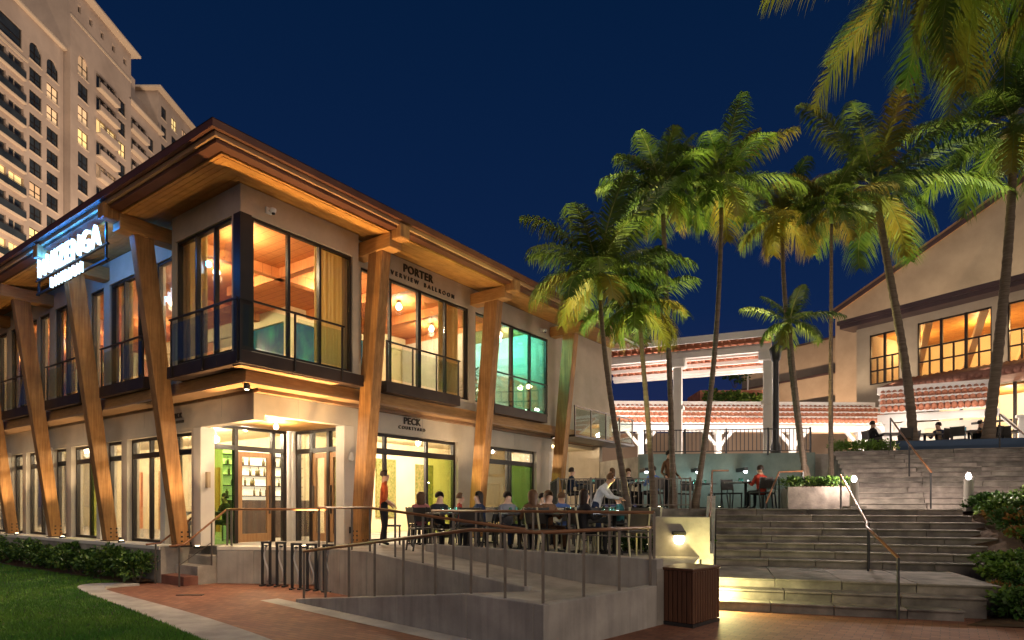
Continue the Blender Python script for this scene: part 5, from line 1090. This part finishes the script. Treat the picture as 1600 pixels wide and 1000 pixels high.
# ================================================================ people
def make_body(pose, top, legs, hair, sleeves=True, long_hair=False, skin='skin'):
    """one continuous skinned figure; facing -y, feet or seat at the pose's own height"""
    J, E_, R = [], [], []
    bones = []
    def v(p, r): J.append(Vector(p)); R.append(r); return len(J) - 1
    def e(a, b, m): E_.append((a, b)); bones.append((a, b, m)); return b
    if pose == 'sit':
        pel = v((0, .02, .53), .125); sp = v((0, .03, .72), .125); ch = v((0, .0, .90), .135); nk = v((0, -.01, 1.03), .055); hb = v((0, -.03, 1.10), .078); hd = v((0, -.03, 1.20), .082)
    elif pose == 'lean':
        pel = v((0, .05, .93), .12); sp = v((0, .0, 1.10), .115); ch = v((0, -.13, 1.27), .13); nk = v((0, -.22, 1.39), .055); hb = v((0, -.28, 1.44), .078); hd = v((0, -.31, 1.54), .083)
    else:
        pel = v((0, 0, .93), .12); sp = v((0, 0, 1.12), .115); ch = v((0, -.01, 1.32), .13); nk = v((0, -.01, 1.47), .055); hb = v((0, -.03, 1.55), .078); hd = v((0, -.03, 1.66), .083)
    e(pel, sp, 1); e(sp, ch, 1); e(ch, nk, 1); e(nk, hb, 0); e(hb, hd, 0); nose = v(J[hb] + Vector((0, -.09, .03)), .018); e(hb, nose, 0)
    for s_ in (-1, 1):
        c = J[ch]; sh = v(c + Vector((.17 * s_, 0, .04)), .062); e(ch, sh, 1)
        if pose == 'sit': el = c + Vector((.22 * s_, -.10, -.20)); wr = c + Vector((.13 * s_, -.32, -.13)); fw_ = Vector((-.05 * s_, -.08, 0))
        elif pose == 'lean': el = c + Vector((.23 * s_, -.16, -.16)); wr = c + Vector((.16 * s_, -.38, -.20)); fw_ = Vector((0, -.09, -.02))
        else: el = c + Vector((.25 * s_, .03, -.25)); wr = c + Vector((.24 * s_, -.16, -.36)); fw_ = Vector((0, -.06, -.06))
        a = v(el, .045); e(sh, a, 1); b = v(wr, .030); e(a, b, 1 if sleeves else 0); h_ = v(wr + fw_ * .6, .034); e(b, h_, 0)
        sd = Vector((s_, 0, 0))
        for q, off in enumerate((-.027, -.009, .009, .027)):
            f1 = v(wr + fw_ * 1.15 + sd * off, .010); e(h_, f1, 0); f2 = v(wr + fw_ * (1.5 + .1 * (q in (1, 2))) + sd * off + Vector((0, 0, -.015)), .008); e(f1, f2, 0)
        th = v(wr + fw_ * .7 + sd * -.045, .010); e(h_, th, 0)
        p = J[pel]; hp = v(p + Vector((.09 * s_, 0, -.05)), .095); e(pel, hp, 2)
        if pose == 'sit': kn = (.12 * s_, -.40, .50); an = (.12 * s_, -.40, .10); to = (.13 * s_, -.53, .04)
        else: kn = (.10 * s_, -.02 + (.06 * s_ if pose == 'lean' else 0), .50); an = (.10 * s_, .03 + (.1 * s_ if pose == 'lean' else 0), .09); to = (.11 * s_, -.11 + (.1 * s_ if pose == 'lean' else 0), .04)
        k = v(kn, .062); e(hp, k, 2); a2 = v(an, .042); e(k, a2, 2); t2 = v(to, .035); e(a2, t2, 3)
    me = bpy.data.meshes.new('body'); me.from_pydata([tuple(p) for p in J], E_, []); me.update()
    tmp = bpy.data.objects.new('tmp', me); COL.objects.link(tmp); sk = tmp.modifiers.new('s', 'SKIN'); sk.use_smooth_shade = True
    for i, r in enumerate(R):
        me.skin_vertices[0].data[i].radius = (r, r * .85 if i in (1, 2) else r); me.skin_vertices[0].data[i].use_root = (i == 0)
    su = tmp.modifiers.new('u', 'SUBSURF'); su.levels = 1; su.render_levels = 1
    dg = bpy.context.evaluated_depsgraph_get(); m2 = bpy.data.meshes.new_from_object(tmp.evaluated_get(dg)); bpy.data.objects.remove(tmp)
    m2.materials.clear()
    for q in (skin, top, legs, 'shoe'): m2.materials.append(MATS[q])
    for p in m2.polygons:
        c = p.center; best = None
        for a, b, mi in bones:
            A_, B_ = J[a], J[b]; d = B_ - A_; t = max(0, min(1, (c - A_).dot(d) / max(1e-6, d.length_squared))); q = (c - (A_ + d * t)).length - min(R[a], R[b]) * .9
            if best is None or q < best[0]: best = (q, mi)
        p.material_index = best[1]; p.use_smooth = True
    # hair: a cap over the back and top of the head
    hb_mb = MB(); n, mr = 14, 7; hc_ = J[hd] + Vector((0, .005, -.01)); vs = []
    for i in range(mr + 1):
        ph = pi * .62 * i / mr
        for k in range(n):
            a = 2 * pi * k / n; fwd = -sin(a); rr = .102 * sin(ph) * (1 + (.06 if fwd < 0 else 0)); z = .112 * cos(ph)
            if fwd > .45 and i > 3: z = .112 * cos(pi * .62 * 3 / mr); rr = .098 * sin(pi * .62 * 3 / mr)
            if long_hair and fwd < .2 and i == mr: z -= .16
            vs.append(hc_ + Vector((rr * cos(a), rr * sin(a) + .012, z)))
    hb_mb.add(vs, [(i*n+k, i*n+(k+1) % n, (i+1)*n+(k+1) % n, (i+1)*n+k) for i in range(mr) for k in range(n)])
    return m2, hb_mb
def person(pose, loc, rz, top, legs, hair, label, sc=1.0, group=None, **k):
    t = tag(empty('person', loc, rz), label, 'person', group); t.scale = (sc, sc, sc)
    m2, hm = make_body(pose, top, legs, hair, **k); o = bpy.data.objects.new('body', m2); COL.objects.link(o); o.parent = t
    hm.build('hair', hair, t, True); return t

AT = {}
def table_set(x, d, z, rz, chairs, tl, cl, items=True, ctree=None, dx=None, grp='terrace'):
    c = ground_px(x, d, z) if dx is None else Vector((dx[0], dx[1], z)); r = put(T0, c, rz); tag(r, tl, 'table', 'dining tables of the ' + grp)
    out = []
    for k in chairs:
        a = rz + k * pi / 2; p = c + Vector((-sin(a - 0), cos(a), 0)) * .64       # chair on side k, facing the table
        ct = CH1 if (ctree == 1) else CH0
        q = put(ct, p, a); tag(q, cl, 'chair', 'dining chairs of the ' + grp + (' with pale legs' if ctree == 1 else '')); out.append((p, a))
    if items:
        rg_ = random.Random(int(x * 7 + d * 13)); 
        for q in range(3):
            e_ = tag(empty('drinking_glass', c + Vector((rg_.uniform(-.28, .28), rg_.uniform(-.28, .28), .755))), 'small drinking glass on a dark dining table', 'glass', 'glasses on the dining tables')
            MB().lathe([(.028, 0), (.034, .11), (.030, .11), (.024, .008)], 10).build('tumbler', 'pane_teal', e_, True); MB().lathe([(.022, .01), (.027, .07)], 10).build('water', 'cloth_white', e_, True)
        e_ = tag(empty('table_candle', c + Vector((.05, -.06, .755))), 'small bright candle jar on a dining table', 'candle', 'candle jars on the dining tables'); MB().lathe([(.035, 0), (.04, .08), (.036, .08), (.03, .01)], 10).build('jar', 'pane', e_, True); MB().lathe([(.0, .012), (.026, .012), (.026, .05), (.0, .06)], 10).build('candle', 'candle', e_, True)
        for q in (0, 2):
            w2 = c + Matrix.Rotation(rz, 3, 'Z') @ Vector((0, .25 - .25 * q, .756)); pe = MB().lathe([(.05, 0), (.12, .018), (.125, .022), (.05, .006)], 16).build('dinner_plate', 'camera_white', None, True, loc=w2); tag(pe, 'white dinner plate lying on a dark dining table', 'plate', 'plates on the dining tables')
        light('POINT', (0, 0, .16), 4.0, (.85, .93, 1.0), .03, e_)
    return c, out
TP = ['by the open storefront', 'near the ramp railing before the column', 'in front of the yellow storefront', 'in the middle of the dining terrace', 'close to the end column', 'at the ramp back wall', 'beside the palm trunks', 'by the short side fence']
TLs = lambda k: 'dark square dining table ' + TP[k]
CLs = lambda k: 'dark dining chair at the table ' + TP[k]
sets = [table_set(655, 14.9, TZ, .2, (0, 1, 2, 3), TLs(0), CLs(0)), table_set(705, 13.2, TZ, .5, (0, 1, 2, 3), TLs(1), CLs(1)), table_set(760, 15.3, TZ, .1, (0, 1, 2, 3), TLs(2), CLs(2)), table_set(812, 13.0, TZ, .4, (0, 1, 2, 3), TLs(3), CLs(3)),
        table_set(862, 15.0, TZ, .3, (0, 1, 2, 3), TLs(4), CLs(4)), table_set(888, 12.3, TZ, .6, (0, 1, 3), TLs(5), CLs(5) + ' with pale legs', ctree=1), table_set(960, 12.0, TZ, .35, (0, 1, 2, 3), TLs(6), CLs(6) + ' with pale legs', ctree=1), table_set(930, 16.2, TZ, .2, (0, 2, 3), TLs(7), CLs(7))]
GM = 'raised dining area'; TLm = 'dark square table on the raised dining area behind the iron fence'; CLm = 'dark chair on the raised dining area behind the iron fence'
mids = [table_set(925, 19.0, MZ, .2, (0, 1, 2, 3), TLm, CLm, grp=GM), table_set(1000, 18.6, MZ, .4, (0, 1, 2, 3), TLm, CLm, grp=GM), table_set(1090, 19.6, MZ, .1, (0, 1, 3), TLm, CLm, grp=GM), table_set(1165, 18.4, MZ, .3, (0, 2, 3), TLm, CLm, grp=GM)]
GU_ = 'upper plaza'; TLu = 'dark square table on the upper plaza behind the blue parapet'; CLu = 'dark chair on the upper plaza behind the blue parapet'
ups = [table_set(0, k, UZ, .3 * k, (0, 1, 2, 3), TLu, CLu, items=False, dx=tuple(st(5.7 + 1.15 * k, 14.1 + .5 * (k % 2))[:2]), grp=GU_) for k in range(4)]
def seat_of(s_, k): return s_[1][k]
def sit(s_, k, top, legs, hair, label, **q):
    p, a = seat_of(s_, k); return person('sit', p + Vector((0, 0, -.02)), a, top, legs, hair, label, .95, **q)
sit(sets[0], 2, 'cloth_pink', 'cloth_black', 'hair_brown', 'seated diner in a pink top with brown hair at the table by the open storefront', long_hair=True)
sit(sets[1], 0, 'cloth_black', 'cloth_black', 'hair_dark', 'seated diner in a black top with dark hair near the ramp railing', sleeves=True)
sit(sets[1], 3, 'cloth_navy', 'cloth_black', 'hair_dark', 'seated diner in a navy top with long dark hair near the ramp railing', long_hair=True)
sit(sets[2], 1, 'cloth_red', 'cloth_grey', 'hair_brown', 'seated diner in a red top in front of the yellow lit storefront', sleeves=False)
sit(sets[3], 2, 'cloth_brown', 'cloth_black', 'hair_brown', 'seated diner in a brown top with long brown hair at a middle table', long_hair=True)
sit(sets[3], 0, 'cloth_grey', 'cloth_navy', 'hair_dark', 'seated diner in a grey top with short dark hair at a middle table')
sit(sets[4], 2, 'cloth_blue', 'cloth_black', 'hair_brown', 'seated diner in a blue top close to the end column', sleeves=False)
sit(sets[4], 0, 'cloth_white', 'cloth_navy', 'hair_dark', 'seated diner in a white top facing the end column')
sit(sets[5], 0, 'cloth_brown', 'cloth_brown', 'hair_brown', 'seated diner in brown with a round brown head of hair on a pale-legged chair', long_hair=True)
sit(sets[6], 1, 'cloth_black', 'cloth_black', 'hair_dark', 'seated diner in black beside the palm trunks', long_hair=True)
sit(sets[7], 2, 'cloth_teal', 'cloth_black', 'hair_dark', 'seated diner in a teal top in front of the side fence')
person('stand', ground_px(600, 14.3, TZ), 1.9, 'cloth_orange', 'cloth_black', 'hair_dark', 'person in an orange shirt and black trousers standing beside the slanted column', .97, sleeves=False)
person('lean', ground_px(934, 13.9, TZ), 1.2, 'cloth_white', 'cloth_navy', 'hair_brown', 'waiter in a white shirt and dark trousers leaning over a table', .98)
for k, (s_, i, top, lb) in enumerate(((mids[0], 1, 'cloth_navy', 'seated person in navy behind the iron fence'), (mids[0], 3, 'cloth_white', 'seated person in white behind the iron fence'), (mids[1], 2, 'cloth_blue', 'seated person in blue behind the iron fence'), (mids[1], 0, 'cloth_black', 'seated person in black behind the iron fence'), (mids[3], 1, 'cloth_red', 'seated person in red behind the iron fence near the landing'))):
    sit(s_, i, top, 'cloth_black', ('hair_dark', 'hair_brown')[k % 2], lb, long_hair=bool(k % 2))
person('stand', ground_px(1045, 18.3, MZ), .4, 'cloth_brown', 'cloth_black', 'hair_dark', 'person in brown standing behind the iron fence between palm trunks', .95)
for k, (i, top) in enumerate(((1, 'cloth_black'), (3, 'cloth_navy'), (2, 'cloth_brown'), (0, 'cloth_black'))):
    sit(ups[k], i, top, 'cloth_black', 'hair_dark', 'seated person in ' + ('black', 'navy', 'brown', 'black')[k] + ' on the upper plaza behind the blue parapet', **({'group': 'people in black on the upper plaza'} if k in (0, 3) else {}))
# diners inside the lawn-front window
gi = 'ground floor room'
c_, ch_ = table_set(0, 3, TZ, atan2(RX.y, RX.x), (1, 3), 'table inside the ground floor window on the lawn front', 'chair inside the ground floor window on the lawn front', items=False, dx=tuple(pv(1.0, 3.9)[:2]), grp=gi)
person('sit', ch_[0][0], ch_[0][1], 'cloth_white', 'cloth_grey', 'hair_brown', 'diner in white seated inside the ground floor window', .95); person('sit', ch_[1][0], ch_[1][1], 'cloth_black', 'cloth_black', 'hair_dark', 'diner in black seated inside the ground floor window', .95)

# ================================================================ bar shelf and screen inside the entrance
bs = tag(empty('bottle_shelf', pv(2.9, 4.35, TZ), atan2(RX.y, RX.x)), 'bright backlit bottle shelf seen through the entrance doors', 'shelf')
B(-1.0, 1.4, .12, .17, 0, 2.5).build('back_panel', 'shelf_glow', bs); B(-1.0, 1.4, -.35, -.05, 0, 1.05).build('counter', 'box_dark', bs)
for k in range(5): B(-1.0, 1.4, -.05, .119, 1.15 + .28 * k, 1.175 + .28 * k).build('shelf_board', 'bronze', bs)
bsrc = None
for k in range(4):
    for q in range(15):
        if (k * 5 + q * 3) % 7 in (2, 5) and (k, q) != (0, 0): continue
        loc = (-.9 + .155 * q + .03 * ((q * 5 + k * 3) % 4 - 1.5), .02, 1.176 + .28 * k)
        bt_o = empty('bottle') if False else None
        if bsrc is None: bsrc = MB().lathe([(.032, 0), (.034, .13), (.012, .17), (.012, .22)], 8).build('bottle', 'bottle_glass', None, True)
        o = bsrc if (k, q) == (0, 0) else bsrc.copy()
        if (k, q) != (0, 0): COL.objects.link(o)
        w_ = pv(2.9, 4.35, TZ) + RX * loc[0] + LX * loc[1]; o.location = (w_.x, w_.y, TZ + loc[2]); hs = .8 + .35 * ((k * 7 + q * 5) % 9) / 9; o.scale = (1 + .3 * ((q * 3 + k) % 4 == 0), 1, min(hs, 1.1)); tag(o, 'small dark bottle on the backlit shelf behind the entrance', 'bottle', 'bottles on the backlit shelf')
sc_ = tag(empty('wall_screen', pv(3.75, 1.05, 2.15), atan2(RX.y, RX.x)), 'small glowing screen behind the right entrance door', 'screen'); B(-.01, .03, -.24, .24, -.05, .65).build('bezel', 'iron', sc_); B(-.016, -.011, -.2, .2, .0, .6).build('display', 'screen', sc_); MB().bar((.01, 0, -1.35), (.01, 0, -.05), .05).build('stand', 'iron', sc_)
pp = tag(empty('potted_plant', pv(8.0, .9, 4.3)), 'tall potted plant inside the teal lit upper window', 'plant'); MB().lathe([(.16, 0), (.22, .4), (.18, .4)], 12).build('pot', 'white_wall', pp, True)
pm_ = MB(); rg2 = random.Random(4)
for k in range(160):
    a = rg2.uniform(0, 6.28); el = rg2.uniform(.1, 1.4); L = rg2.uniform(.3, .6); b_ = Vector((0, 0, .4 + rg2.random() * 1.1)); d = Vector((cos(a) * cos(el), sin(a) * cos(el), sin(el))); s_ = d.cross(Vector((0, 0, 1))).normalized() * .05
    pm_.add([b_, b_ + d * L * .5 + s_, b_ + d * L + Vector((0, 0, -.15)), b_ + d * L * .5 - s_], [(0, 1, 2, 3)])
pm_.build('foliage', 'leaf_bright', pp); MB().tube([(0, 0, .35), (0, 0, 1.5)], .02, 6).build('stem', 'palm_trunk', pp)
B(-.25, .25, -.04, .04, .0, .012).build('drain_cover', 'iron', None, loc=pz(297, 930, .001)); tag(bpy.data.objects['drain_cover'], 'dark metal drain cover set in the brick plaza', 'drain cover')
